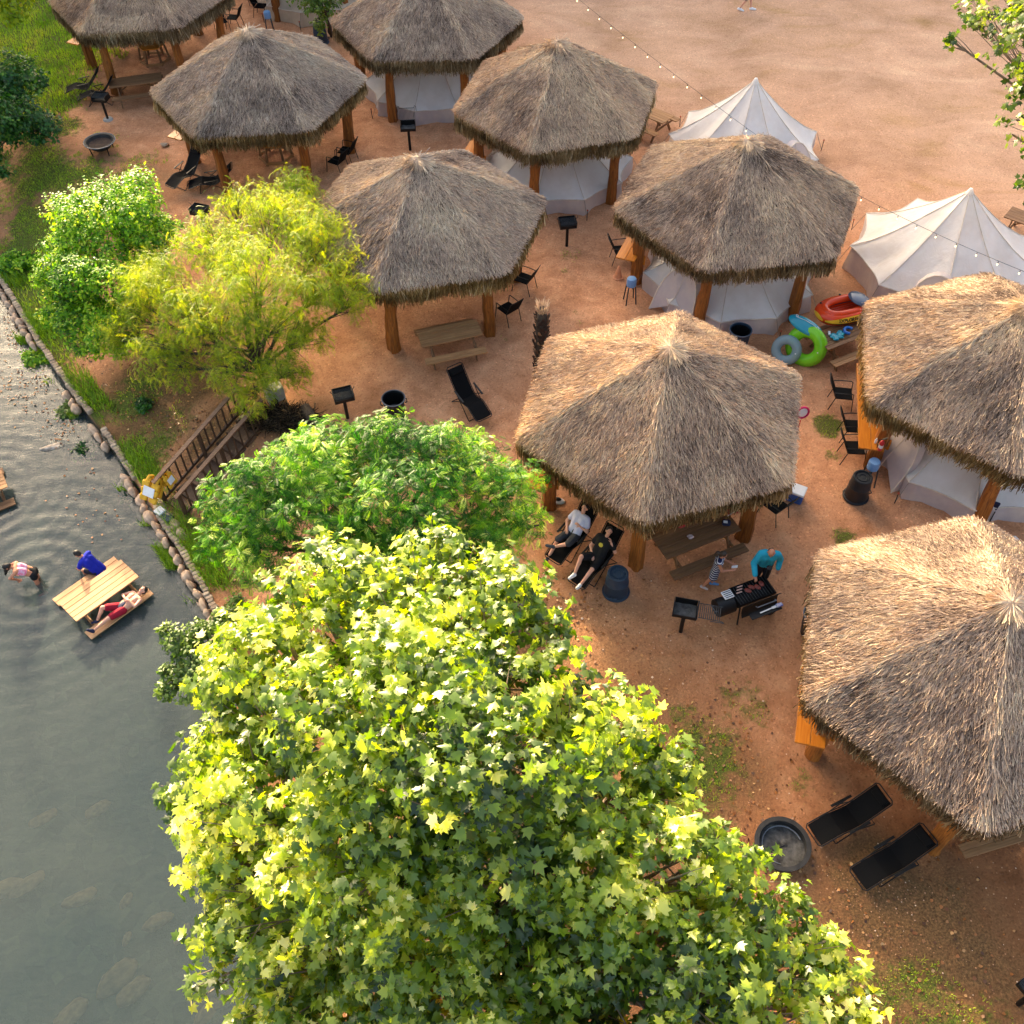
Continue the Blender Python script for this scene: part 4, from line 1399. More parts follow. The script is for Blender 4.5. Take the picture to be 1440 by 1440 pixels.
shr_b = GB([(255, 905, .6, .42), (290, 930, .5, .45), (245, 950, .2, .35), (285, 890, .6, .3), (275, 970, .1, .4), (300, 960, .3, .5), (238, 888, .5, .2), (235, 970, .0, .22)])
make_tree('waterside_shrub', 'small olive green shrub leaning over the water beside the sycamore', shr_b, (-6.5, 12.6, -.9), (OVAL, OVAL_F), 'leaf_olv', 420, 9, (.07, .14), 66, .035, 'bark', .6, .12, .2, .4, .6, .05, .3, 1.0, 'shrub')

for (u, v, rr, nm, lab, mt, n_) in ((62, 505, .5, 'bank_shrub', 'low bushy green growth hanging from the bank over the water', 'leaf_grn', 260),
                                    (108, 585, .4, 'bank_shrub', 'small ferny green clump at the water beside the stone edging', 'leaf_olv', 160),
                                    (330, 870, .45, 'bank_shrub', 'grey green clump at the lower end of the stone edging', 'leaf_olv', 160),
                                    (205, 575, .3, 'bank_shrub', 'lone green sprig on the bare bank below the yellow tree', 'leaf_drk', 70),
                                    (30, 385, .6, 'bank_shrub', 'grassy green growth behind the kerb at the left edge', 'leaf_grn', 200),
                                    (195, 700, .3, 'bank_shrub', 'small green tuft at the water below the yellow vest', 'leaf_drk', 70),
                                    (130, 640, .4, 'bank_shrub', 'green fern clump where the bank meets the water', 'leaf_drk', 150)):
    p = on_land(u, v)
    bl = [(p.x + random.uniform(-.35, .35) * rr * 2, p.y + random.uniform(-.35, .35) * rr * 2, p.z + rr * .35, rr * random.uniform(.5, .8)) for _ in range(5)]
    make_tree(nm, lab, bl, (p.x, p.y, p.z - .05), (OVAL, OVAL_F), mt, n_, 9, (.06, .14), int(u * 3 + v), .02, 'bark', .7, .12, .1, .3, .6, .0, .3, 1.0, 'shrub', 5)

# sycamore whose branch tips reach in at the upper right; its trunk stands beyond the frame
rt_b = [(*G(u, v, z), r_) for (u, v, z, r_) in ((1370, 28, 8.6, .62), (1420, 10, 8.8, .8), (1335, 55, 8.4, .22), (1432, 170, 8.2, .4), (1425, 190, 7.9, .25), (1440, 120, 8.3, .25), (1442, 255, 7.6, .22), (1450, 290, 7.4, .25), (1440, 35, 8.7, .5), (1446, 345, 7.0, .18), (1480, 60, 9.0, 1.4), (1500, 180, 8.6, 1.2), (1560, 100, 9.2, 1.8), (1600, 220, 8.8, 1.8), (1640, 60, 9.8, 2.0), (1700, 160, 9.6, 2.2))]
make_tree('overhanging_sycamore', 'sycamore at the upper right corner with branch tips hanging into view', rt_b, (21.5, 24.5, 0), (SYC, SYC_F), 'leaf_syc', 1400, 8, (.08, .16), 67, .11, 'pale_bark', .4, .28, .3, .35, .5, -.12, .45)

# tree tips at the upper left corner and the tree at the top edge beside the cream tent
tl_b = GB([(8, 5, 4.2, .7), (30, -10, 4.4, .6), (-40, 0, 4.6, 1.4), (-60, -60, 5.2, 1.8), (20, 25, 3.9, .25)])
make_tree('lawn_tree', 'yellow green twigs of a lawn tree in the upper left corner', tl_b, (-23, 42, -.8), (OVAL, OVAL_F), 'leaf_yel', 500, 8, (.12, .24), 68, .16, 'bark', .2, .35, .5, .4, .5, .0, .4)
tc_b = GB([(440, 6, 2.2, .6), (462, 12, 2.0, .55), (425, -20, 2.8, .9), (470, -40, 3.0, 1.1), (450, 35, 1.1, .35)])
make_tree('yard_tree', 'small tree at the top edge between the cream tent and the hut', tc_b, (-7.3, 43.0, 0), (OVAL, OVAL_F), 'leaf_olv', 520, 8, (.08, .16), 69, .10, 'bark', .4, .3, .4, .4, .5, .1, .4)

# ------------------------------------------------------------------ cut palm trunk
pt = thing('palm_trunk', 'dead dark palm trunk with frayed pale top beside the middle hut', 'tree trunk', (.90, 21.05, 0))
mb = MB()
mb.tube([(0, 0, -.1), (.01, .0, .6), (.0, .01, 1.4), (-.01, 0, 2.2), (0, 0, 2.75), (0, 0, 2.95)], [.13, .15, .17, .16, .13, .08], 12)
mb.build('trunk', M['bark'], pt)
boot = []
for s in range(4):
    mb = MB(); mb.add([(-.06, 0, 0), (.06, 0, 0), (.04, .05, .10), (-.04, .05, .10), (.025, .085, .17), (-.025, .085, .17), (0, .02, .13)], [(0, 1, 2, 3), (3, 2, 4, 5), (2, 6, 4), (3, 5, 6), (4, 6, 5)])
    mb.mesh
    boot.append(mb.mesh('stub', [simple('palm_stub_%d' % s, S(*((70, 48, 34), (96, 66, 46), (150, 116, 88), (52, 36, 28))[s]), None, .9, 0, 9, .4)]))
for i in range(150):
    z = .25 + 2.4 * i / 150
    a = i * 2.39996
    rr = .145 + .025 * math.sin(z * 1.2)
    o = link('stub', boot[random.choice((0, 0, 1, 3, 3, 1, 2))], pt)
    o.location = (rr * math.cos(a), rr * math.sin(a), z); o.rotation_euler = (0, 0, a - PI / 2)
    k = random.uniform(.7, 1.25); o.scale = (k, k, k)
w = 260
r = np.random.default_rng(3)
a = r.random(w) * 2 * PI
d = np.stack([np.cos(a) * .35, np.sin(a) * .35, np.ones(w)], 1) + r.normal(size=(w, 3)) * .12
L = r.uniform(.12, .32, w)
link('frayed_top', scatter('frayed_top', STR, STRF, frames(d, r.normal(size=(w, 3))) * np.stack([np.full(w, .016), L, L], 1)[:, None, :], np.stack([np.cos(a) * .09, np.sin(a) * .09, 2.72 + r.random(w) * .2], 1), np.clip(.7 + r.normal(size=w) * .2, 0, 1), M['thatch']), pt, 'stuff')

# ------------------------------------------------------------------ far wood that keeps the low sun off the ground
WD = Vector((math.cos(SUN_AZ), math.sin(SUN_AZ), 0)); WS = Vector((-WD.y, WD.x, 0))
M['wood_leaf'] = leafmat('far_wood_leaf', [(0, S(26, 50, 20)), (.5, S(52, 84, 30)), (1, S(96, 120, 46))], .25)
r = np.random.default_rng(12)
WOOD_D = 60.0
V, F = [], []
nu, nv = 150, 14
for i in range(nu):
    s = -75 + 150 * i / (nu - 1)
    crest = WOOD_D * math.tan(SUN_EL) + float(np.interp(s, [-30, -8.4, -6, -3, 0, 2.6, 5, 8, 11, 14, 20, 40], [3, 2.0, 1.9, 2.4, 2.2, .9, .6, -.6, -2.6, -2.6, -1.8, 0])) - .6 + r.normal() * .4  # crest height shaped to let the sun onto chosen roofs and trees
    for j in range(nv):
        q = PI * j / (nv - 1)
        dd = WOOD_D + 4.5 * math.cos(q) + r.normal() * .3
        z = max(0, crest * max(0.0, math.sin(q)) ** .6) + r.normal() * .3 - .5
        p = Vector((4, 17, 0)) + WD * dd + WS * s
        V.append((p.x, p.y, z))
for i in range(nu - 1):
    for j in range(nv - 1):
        a = i * nv + j
        F.append((a, a + 1, a + nv + 1, a + nv))
wm_ = fast_mesh('wood_mass', np.array(V), np.array(F), M['wood_leaf'], {'rnd': r.random(len(V)) * .6}, True)
pts = np.array(V)[r.integers(0, len(V), 8000)] + r.normal(size=(8000, 3)) * np.array([.9, .9, .8])
Mx = frames(r.normal(size=(8000, 3)), r.normal(size=(8000, 3))) * r.uniform(.5, 1.2, 8000)[:, None, None]
# unseen leaf cards added above the crest to dim the sun on the huts
nl = 6500
ss = r.uniform(-34, 3.8, nl); zz_ = r.uniform(0, 9.5, nl)
base_ = WOOD_D * math.tan(SUN_EL) + np.interp(ss, [-30, -8.4, -6, -3, 0, 2.6, 5], [3, 2.0, 1.9, 2.4, 2.2, .9, .6])
thin = np.array([Vector((4, 17, 0)) + WD * float(WOOD_D + r.normal() * 1.5) + WS * float(a_) for a_ in ss])
thin[:, 2] = base_ + zz_ - .5
pts = np.concatenate([pts, thin]); Mx = np.concatenate([Mx, frames(r.normal(size=(nl, 3)), r.normal(size=(nl, 3))) * r.uniform(.4, .75, nl)[:, None, None]])
wl = scatter('wood_and_filter_leaves', OVAL, OVAL_F, Mx, pts, r.random(len(pts)), M['wood_leaf'])
ow = link('woodland', wm_); tag(ow, 'far unseen belt of tall trees beyond the field, with added sun-filtering leaf cards', 'woodland', kind='stuff')
link('foliage_and_sun_filter', wl, ow, 'stuff')
# ------------------------------------------------------------------ furniture builders
def edge(u1, v1, u2, v2, z):
    a, b = G(u1, v1, z), G(u2, v2, z)
    return a, b, math.atan2(b.y - a.y, b.x - a.x)


def picnic_parts(t, mats, L=1.83, old=False):
    top, ben, leg = mats
    for i in range(5):
        mb = MB(); mb.box((0, -.30 + .15 * i, .745), (L, .142, .038), None, .006); mb.build('plank', top, t)
    for s in (-1, 1):
        b = bpy.data.objects.new('bench', None); COL.objects.link(b); b.parent = t
        for k in (0, 1):
            mb = MB(); mb.box((0, s * (.60 + .145 * k), .44), (L, .138, .038), None, .006); mb.build('plank', ben, b)
    for x in (-L * .35, L * .35):
        for s in (-1, 1):
            mb = MB(); mb.bar((x, s * .16, .725), (x, s * .60, .0), .038, .09); mb.build('leg', leg, t)
        mb = MB(); mb.box((x + .04, 0, .40), (.038, 1.46, .088), None, .005); mb.build('cross_bar', leg, t)
        mb = MB(); mb.box((x + .002, 0, .690), (.038, .70, .068), None, .005); mb.build('batten', leg, t)
        mb = MB(); mb.bar((x + .05 * (1 if x < 0 else -1), 0, .40), (x * .25, 0, .715), .07, .038); mb.build('brace', leg, t)


def picnic(label, loc, rz, mats=('plank', 'plank', 'plank_old'), sc=1.0, L=1.83, group='wooden picnic tables'):
    t = thing('picnic_table', label, 'picnic table', loc, rz, group, sc)
    picnic_parts(t, [M[m] for m in mats], L)
    return t


def at_bench(u1, v1, u2, v2, z=.46, off=.745, ground=0.0):
    """table centre from the front edge of its near bench"""
    a, b, r_ = edge(u1, v1, u2, v2, z + ground)
    m = (a + b) / 2
    n_ = Vector((-math.sin(r_), math.cos(r_), 0))
    p = m + n_ * off
    p.z = ground
    return p, r_, (b - a).length


p, r_, L_ = at_bench(595, 512, 689, 492)
picnic('picnic table under the open hut behind the lone black recliner', p, r_)
p, r_, L_ = at_bench(952, 811, 1047, 773)
picnic('dark picnic table under the middle hut behind the grill cook', p, r_, ('plank_old', 'plank_old', 'plank_old'), 1.0, 2.1)
p, r_, L_ = at_bench(1169, 516, 1255, 482)
raft_table_p, raft_table_r = p, r_
picnic('picnic table carrying the inflatable boat', p, r_, ('plank_old', 'plank', 'plank_old'), 1.0, 2.0)
p, r_, L_ = at_bench(172, 139, 216, 133)
picnic('long weathered picnic table under the hut at upper left', p, r_, ('plank_old', 'plank_old', 'plank_old'), 1.0, 2.0)
p, r_, L_ = at_bench(1356, 1202, 1470, 1168)
picnic('picnic table under the nearest hut, only its bench showing', p, r_, ('plank_old', 'plank', 'plank_old'))
p = G(757, 68, .75); picnic('picnic table half hidden behind the hut beside the field', (p.x + .1, p.y, 0), R(12))
p = G(912, 157, .75); picnic('picnic table at the right side of the hut beside the field', (p.x, p.y, 0), R(-42))
p = G(1452, 312, .75); picnic('weathered picnic table at the right edge beyond the large white tent', (p.x + .1, p.y, 0), R(-40), ('plank_old',) * 3)
# the one standing in the river
a, b, r_ = edge(105, 879, 197, 813, WATER_Z + .42)
cc = (G(80, 844, WATER_Z + .42) + G(172, 783, WATER_Z + .42) + a + b) / 4
RIV_T, RIV_R = Vector((cc.x, cc.y, WATER_Z + .42 - .765)), r_
rt = picnic('fresh yellow picnic table standing in the river with a man on its bench', RIV_T, r_, ('plank_new', 'plank_new', 'plank'), (1.0, 1.12, 1.0), 1.86)
p = G(-18, 690, WATER_Z + .4)
picnic('picnic table in the river cut by the left picture edge', (p.x - .45, p.y, WATER_Z - .36), R(30), ('plank', 'plank_old', 'plank_old'))

# hexagonal tables
def hex_table(label, loc, rz):
    t = thing('hexagonal_table', label, 'table', loc, rz, 'hexagonal wooden tables')
    c6 = [Vector((math.cos(R(60 * k)), math.sin(R(60 * k)), 0)) for k in range(6)]
    for k in range(6):          # top of six wedge boards
        a, b = c6[k], c6[(k + 1) % 6]
        mb = MB()
        q = [Vector((0, 0, 0)) + (a + b) * .008, a * .60 + (b - a) * .006, b * .60 - (b - a) * .006]
        mb.add([v + Vector((0, 0, .74)) for v in q] + [v + Vector((0, 0, .70)) for v in q], [(0, 1, 2), (5, 4, 3), (0, 3, 4, 1), (1, 4, 5, 2), (2, 5, 3, 0)])
        mb.build('board', M['counter'], t)
        mb = MB(); mb.bar(a * .50 + Vector((0, 0, .70)), a * .60 + Vector((0, 0, .0)), .07, .07); mb.build('leg', M['plank_old'], t)
        mb = MB(); mb.bar(a * .62 + Vector((0, 0, .10)), b * .62 + Vector((0, 0, .10)), .05, .09); mb.build('base_rail', M['plank'], t)
    return t


p = G(219, 86, 0); hex_table('small hexagonal wooden table in the shade of the upper left hut', (p.x, p.y, 0), R(10))
p = G(389, 222, 0); hex_table('hexagonal table frame in the shade under the hut above the yellow tree', (p.x, p.y, 0), R(5))


# patio armchair: front is -y
def chair_proto():
    t = thing('patio_chair', 'x', 'chair', (0, 0, 0), 0, 'black patio armchairs')
    mb = MB(); mb.box((0, 0, .43), (.47, .46, .03), None, .012); mb.build('seat', M['sling'], t)
    mb = MB()
    V = []
    for i in range(5):
        z = .46 + .11 * i
        for j in range(5):
            V.append((-.235 + .1175 * j, .23 + .05 * i + .02 * math.cos((j - 2) * .8) - .012, z))
    mb.add(V, [(i * 5 + j, i * 5 + j + 1, (i + 1) * 5 + j + 1, (i + 1) * 5 + j) for i in range(4) for j in range(4)])
    mb.add([(x, y + .012, z) for x, y, z in V], [(i * 5 + j, (i + 1) * 5 + j, (i + 1) * 5 + j + 1, i * 5 + j + 1) for i in range(4) for j in range(4)])
    mb.build('backrest', M['sling'], t)
    for s in (-1, 1):
        mb = MB(); mb.tube([(s * .26, -.30, 0), (s * .25, -.24, .44), (s * .255, -.22, .64)], .013, 6); mb.build('leg', M['black_metal'], t)
        mb = MB(); mb.tube([(s * .25, .34, 0), (s * .245, .23, .45), (s * .245, .45, .94)], .013, 6); mb.build('leg', M['black_metal'], t)
        mb = MB(); mb.tube([(s * .255, -.22, .64), (s * .27, -.18, .665), (s * .27, .1, .66), (s * .25, .30, .65)], .016, 6, True, False, .8); mb.build('armrest', M['black_metal'], t)
    mb = MB(); mb.tube([(-.245, .45, .94), (-.12, .475, .955), (.12, .475, .955), (.245, .45, .94)], .013, 6); mb.build('back_rail', M['black_metal'], t)
    return t


chair0 = chair_proto()
first = [True]


def chair(u, v, rz, label, z=0.0):
    p = G(u, v, .25)
    if first[0]:
        first[0] = False
        chair0.location = (p.x, p.y, z); chair0.rotation_euler = (0, 0, R(rz)); chair0['label'] = label
        return chair0
    return dup(chair0, (p.x, p.y, z), R(rz), label)


chair(1184, 560, 80, 'black armchair farthest back of three along the orange counter')
chair(1199, 606, 84, 'middle black armchair of three along the orange counter')
chair(1200, 636, 86, 'nearest black armchair of three along the orange counter')
chair(737, 398, -120, 'upper black chair right of the hut with the sunlit table')
chair(714, 440, -140, 'lower black chair right of the hut with the sunlit table')
chair(874, 358, 95, 'black armchair beside the water jug at the left of its hut')
chair(312, 36, 30, 'black chair turned sideways right of the upper left hut')
chair(329, 30, -100, 'dark grey chair behind the turned chair near the upper left hut')
chair(487, 218, -110, 'black chair in shade right of the hut above the yellow tree')
chair(474, 232, -120, 'second black chair in deep shade right of the hut above the yellow tree')
chair(1088, 716, -140, 'black chair in the shade under the middle hut beside the cooler')
chair(160, 65, 60, 'slim black chair in the shade of the upper left hut')
chair(368, 14, 80, 'black chair near the post at the top edge')


# reclining lounger: head end +y, foot end -y
def recliner_proto():
    t = thing('recliner', 'x', 'recliner', (0, 0, 0), 0, 'black folding recliners')
    prof = [(-.78, .30), (-.62, .36), (-.40, .44), (-.30, .455), (-.05, .38), (.12, .37), (.30, .52), (.55, .80), (.74, 1.02)]
    def strip(i0, i1, name, w=.235):
        mb = MB(); V = []
        sub = []
        for i in range(i0, i1):
            for k in range(3):
                f = k / 3
                sub.append((prof[i][0] * (1 - f) + prof[i + 1][0] * f, prof[i][1] * (1 - f) + prof[i + 1][1] * f))
        sub.append(prof[i1])
        for (y, z) in sub:
            for j in range(5):
                V.append((-w + w / 2 * j, y, z - .03 * math.cos((j - 2) * PI / 4)))
        n = len(sub)
        F_ = [(i * 5 + j, i * 5 + j + 1, (i + 1) * 5 + j + 1, (i + 1) * 5 + j) for i in range(n - 1) for j in range(4)]
        mb.add(V, F_); mb.add([(x, y, z - .012) for x, y, z in V], [tuple(reversed(f)) for f in F_])
        mb.build(name, M['sling'], t)
    strip(0, 3, 'footrest'); strip(3, 5, 'seat'); strip(5, 8, 'backrest')
    mb = MB(); mb.box((0, .66, .95), (.36, .20, .06), Matrix.Rotation(R(50), 3, 'X'), .025); mb.build('pillow', M['sling'], t)
    for s in (-1, 1):
        mb = MB(); mb.tube([(s * .255, y, z) for y, z in prof[:5]], .014, 6); mb.tube([(s * .255, y, z) for y, z in prof[4:]], .014, 6); mb.build('side_tube', M['black_metal'], t)
        mb = MB(); mb.bar((s * .31, -.22, .58), (s * .31, .26, .64), .055, .022, (0, 0, 1), .008); mb.build('armrest', M['black_metal'], t)
        mb = MB(); mb.tube([(s * .29, -.42, .02), (s * .30, .18, .60)], .013, 6); mb.tube([(s * .29, .50, .02), (s * .30, -.16, .58)], .013, 6); mb.build('leg', M['black_metal'], t)
    for y in (-.43, .51):
        mb = MB(); mb.tube([(-.29, y, .018), (.29, y, .018)], .014, 6); mb.build('ground_bar', M['black_metal'], t)
    mb = MB(); mb.tube([(-.255, .74, 1.02), (-.2, .78, 1.06), (.2, .78, 1.06), (.255, .74, 1.02)], .014, 6); mb.build('head_tube', M['black_metal'], t); mb = MB(); mb.tube([(-.255, -.78, .30), (-.2, -.83, .28), (.2, -.83, .28), (.255, -.78, .30)], .014, 6); mb.build('foot_tube', M['black_metal'], t)
    return t


rec0 = recliner_proto()
rfirst = [True]


def recliner(u, v, rz, label, sc=1.0):
    p = G(u, v, .35)
    if rfirst[0]:
        rfirst[0] = False
        rec0.location = (p.x, p.y, 0); rec0.rotation_euler = (0, 0, R(rz)); rec0['label'] = label; rec0.scale = (sc,) * 3 if not isinstance(sc, tuple) else sc
        return rec0
    return dup(rec0, (p.x, p.y, 0), R(rz), label, None, sc)


recliner(660, 562, 32, 'lone black recliner standing on bare ground beside the dark open bin')
REC_A = recliner(805, 757, -40, 'black recliner under the man in the white shirt')
REC_B = recliner(838, 790, -40, 'black recliner under the person in the black shirt')
recliner(1194, 1147, -66, 'upper black lounger of two below the nearest hut', (1.0, 1.03, .66))
recliner(1256, 1206, -64, 'lower black lounger of two below the nearest hut', (1.0, 1.03, .66))
recliner(119, 122, -80, 'outer black recliner left of the upper left hut', .95)
recliner(138, 133, -85, 'inner black recliner left of the upper left hut, before the grill post', .95)
recliner(262, 245, -35, 'upright black recliner left of the hut above the yellow tree')
recliner(297, 252, -80, 'laid back black recliner behind the post of the hut above the yellow tree', (1.05, 1.05, .75))


# park grill on a post
def grill(u, v, rz, label, grate='up', hz=.85, ash=True):
    p = on_land(u, v)
    t = thing('park_grill', label, 'grill', (p.x, p.y, p.z), R(rz), 'steel park grills on posts')
    mb = MB(); mb.tube([(0, 0, -.05), (0, 0, hz)], .05, 8); mb.build('post', M['black_metal'], t)
    w, d, h = .27, .20, .22
    body = MB()
    for (c, s) in (((0, 0, hz), (w * 2, d * 2, .02)), ((-w, 0, hz + h / 2), (.015, d * 2, h)), ((w, 0, hz + h / 2), (.015, d * 2, h)), ((0, d, hz + h / 2), (w * 2 - .03, .015, h)), ((0, -d, hz + .05), (w * 2 - .03, .015, .10))):
        body.box(c, s)
    body.build('firebox', M['black_metal'], t)
    mb = MB()
    V = [(x, y, hz + .03 + random.uniform(0, .03)) for y in np.linspace(-d * .9, d * .9, 6) for x in np.linspace(-w * .93, w * .93, 7)]
    mb.add(V, [(i * 7 + j, i * 7 + j + 1, (i + 1) * 7 + j + 1, (i + 1) * 7 + j) for i in range(5) for j in range(6)])
    mb.build('ash_bed', M['ash'] if ash else M['black_metal'], t)
    g = MB()
    if grate == 'flat':
        for i in range(11): g.tube([(-w + .03, -d + .04 * i, hz + h - .05), (w - .03, -d + .04 * i, hz + h - .05)], .006, 5)
        for s in (-1, 1): g.tube([(s * w * .95, -d, hz + h - .05), (s * w * .95, d, hz + h - .05)], .008, 5); g.tube([(s * w * 1.02, d * .2, hz + h - .04), (s * w * 1.25, d * .2, hz + h + .04), (s * w * 1.2, -d * .1, hz + h + .12)], .010, 5)
    elif grate == 'up':
        for i in range(13): g.tube([(-w + .045 * i, d + .01, hz + h), (-w + .045 * i, d + .07, hz + h + .42)], .006, 5)
        for q in (0, .42): g.tube([(-w, d + .01 + .06 * q / .42, hz + h + q), (w, d + .01 + .06 * q / .42, hz + h + q)], .010, 5)
        for s in (-1, 1): g.tube([(s * w, d + .07, hz + h + .42), (s * w * 1.05, d + .07, hz + h + .50), (s * w * 1.25, d + .05, hz + h + .48), (s * w * 1.25, d + .04, hz + h + .30)], .010, 5)
    else:   # swung out to the side
        for i in range(11): g.tube([(w + .06 + .045 * i, -d, hz + h - .08), (w + .06 + .045 * i, d, hz + h - .08)], .010, 5)
        for q in (-1, 1): g.tube([(w + .03, q * d, hz + h - .08), (w + .56, q * d, hz + h - .08)], .010, 5)
        g.tube([(w + .56, -d, hz + h - .08), (w + .62, -d * 1.2, hz + h - .07), (w + .3, -d * 1.25, hz + h - .07)], .010, 5)
        g.tube([(w + .01, -d, hz + .05), (w + .01, d, hz + h)], .014, 5)
    g.build('grate', M['grey_metal'], t)
    return t


grill(577, 211, 4, 'park grill with its grate raised before the white tent', 'up')
grill(797, 346, 8, 'park grill with a black hooded box right of the thatched hut on open ground', 'flat', .8, False)
grill(489, 588, 18, 'park grill standing left of the dark open bin', 'flat', .8, False)
grill(290, 328, -20, 'park grill partly behind the yellow tree top', 'flat', .8, False)
grill(957, 888, -14, 'park grill with its grate swung out beside the smoker', 'side')
grill(1432, 1412, -60, 'park grill cut by the right edge at the lower corner', 'flat', .8)
grill(152, 168, -10, 'park grill behind the two recliners at upper left', 'flat', .8, False)
p = on_land(152, 168); mb = MB(); mb.lathe([(0, .05), (.16, .05), (.20, .0), (.2, -.05)], 14)
o = mb.build('concrete_footing', M['concrete']); o.location = (p.x, p.y, p.z); tag(o, 'pale concrete footing round the grill post at upper left', 'footing')


# fire pits
M['fire_steel'] = simple('sooty_steel', (.035, .034, .034), (.012, .012, .013), .7, .2, 5, .3)
def fire_pit(u, v, rad, h, label, z=0, legs=False, fill='ash'):
    p = on_land(u, v)
    t = thing('fire_pit', label, 'fire pit', (p.x, p.y, p.z), 0, 'round steel fire pits')
    if legs:
        mb = MB(); mb.lathe([(rad * .3, .16), (rad * .72, .2), (rad * .93, .36), (rad, .40), (rad * 1.13, .40), (rad * 1.13, .425), (rad * .96, .425), (rad * .9, .37), (rad * .7, .24), (0, .2)], 36); mb.build('bowl', M['fire_steel'], t)
        for k in range(4):
            a = R(45 + 90 * k)
            mb = MB(); mb.tube([(rad * .95 * math.cos(a), rad * .95 * math.sin(a), .40), (rad * .85 * math.cos(a), rad * .85 * math.sin(a), 0)], .022, 6); mb.build('leg', M['black_metal'], t)
        mb = MB(); mb.tube([(rad * 1.13 * math.cos(R(10 * k)), rad * 1.13 * math.sin(R(10 * k)), .43) for k in range(36)], .014, 6, closed=True); mb.build('rim', M['rim'], t)
        mb = MB(); mb.lathe([(0, .30), (rad * .55, .30), (rad * .86, .32)], 24); mb.build('embers', M['rust'], t)
        mb = MB()
        for k in range(-5, 6):
            y = rad * .15 * k; x = math.sqrt(max(0, (rad * .9) ** 2 - y * y)); mb.tube([(-x, y, .40), (x, y, .40)], .006, 5)
        mb.build('grate', M['black_metal'], t)
    else:
        mb = MB(); mb.lathe([(rad * 1.0, -.05), (rad * 1.02, h), (rad * 1.13, h), (rad * 1.13, h + .025), (rad * .94, h + .025), (rad * .92, 0)], 40); mb.build('ring', M['fire_steel'], t)
        V, F_ = [], []
        for i in range(7):
            for j in range(24):
                rr = rad * .93 * i / 6; a = 2 * PI * j / 24
                V.append((rr * math.cos(a), rr * math.sin(a), h * .35 + random.uniform(-.02, .03) - .03 * (1 - i / 6)))
        F_ = [(i * 24 + j, i * 24 + (j + 1) % 24, (i + 1) * 24 + (j + 1) % 24, (i + 1) * 24 + j) for i in range(6) for j in range(24)]
        mb = MB(); mb.add(V, F_); mb.build('ash_bed', M[fill], t)
        mb = MB(); mb.tube([(rad * .8 * math.cos(R(15 * k)), rad * .8 * math.sin(R(15 * k)), h * .7) for k in range(1, 18)], .012, 5); mb.build('inner_hoop', M['rim'], t)
    return t


fire_pit(145, 213, .50, .4, 'round fire bowl on legs on the grass below the upper left hut', 0, True)
fire_pit(726, 838, .52, .40, 'rusty fire ring half hidden behind sycamore leaves below the reclining pair', 0, False, 'rust')
fire_pit(1098, 1192, .50, .20, 'grey fire ring full of ash beside the two black loungers')


# bins
def bin_(u, v, label, flip=False, mat='bin', h=.78, z=0, liner=True):
    p = G(u, v, 0)
    t = thing('trash_can', label, 'trash can', (p.x, p.y, 0), R(random.uniform(0, 90)), 'round plastic trash cans')
    if not flip:
        prof = [(0, .0), (.235, .0), (.245, .03), (.27, .30), (.272, .31), (.278, .33), (.30, h - .06), (.325, h - .05), (.325, h), (.295, h), (.285, h - .08), (.25, .06), (0, .05)]
        rimz = h
        hz = h - .16
    else:
        prof = [(.325, 0), (.325, .05), (.30, .06), (.278, h - .34), (.283, h - .32), (.27, h - .30), (.25, h - .02), (.235, h), (.205, h), (.195, h - .04), (.15, h - .04), (.14, h - .02), (.10, h - .02), (.09, h - .04), (0, h - .035)]
        rimz = .03
        hz = .16
    mb = MB(); mb.lathe(prof, 32); mb.build('body', M[mat], t, True, None, 30)
    mb = MB(); rr = .325; mb.tube([(rr * math.cos(R(10 * k)), rr * math.sin(R(10 * k)), rimz - .005) for k in range(36)], .014, 6, closed=True); mb.build('rim', M['rim'] if not flip else M[mat], t)
    for s in (-1, 1):
        mb = MB(); x0 = .30 if not flip else .295
        mb.tube([(s * x0, -.08, hz), (s * (x0 + .06), -.07, hz + .02), (s * (x0 + .06), .07, hz + .02), (s * x0, .08, hz)], .016, 6); mb.build('handle', M[mat], t)
    if not flip and liner:
        mb = MB(); mb.lathe([(0, .30), (.12, .31), (.20, .36), (.285, h - .06)], 24); mb.build('liner', M['liner'], t)
    else:
        for k in range(4):
            a = R(90 * k + 20)
            if flip:
                mb = MB(); mb.box((.17 * math.cos(a), .17 * math.sin(a), h - .032), (.07, .02, .012), Matrix.Rotation(a, 3, 'Z')); mb.build('base_rib', M[mat], t)
    return t


bin_(557, 588, 'dark open bin with black liner beside the park grill')
bin_(1203, 698, 'upside-down black bin below the orange counter', True, 'bin')
bin_(866, 832, 'upside-down blue bin beside the reclining person in black', True, 'bin_blue')
bin_(1140, 890, 'dark open bin half under the eave of the nearest hut', False, 'bin')
p = G(1035, 470, 0); bin_(1036, 492, 'dark blue bin peeking above the roof of the middle hut', False, 'bin_blue')
p = G(432, 56, 0); bin_(452, 60, 'blue lidded bin behind the hut above the yellow tree', True, 'bin_blue')

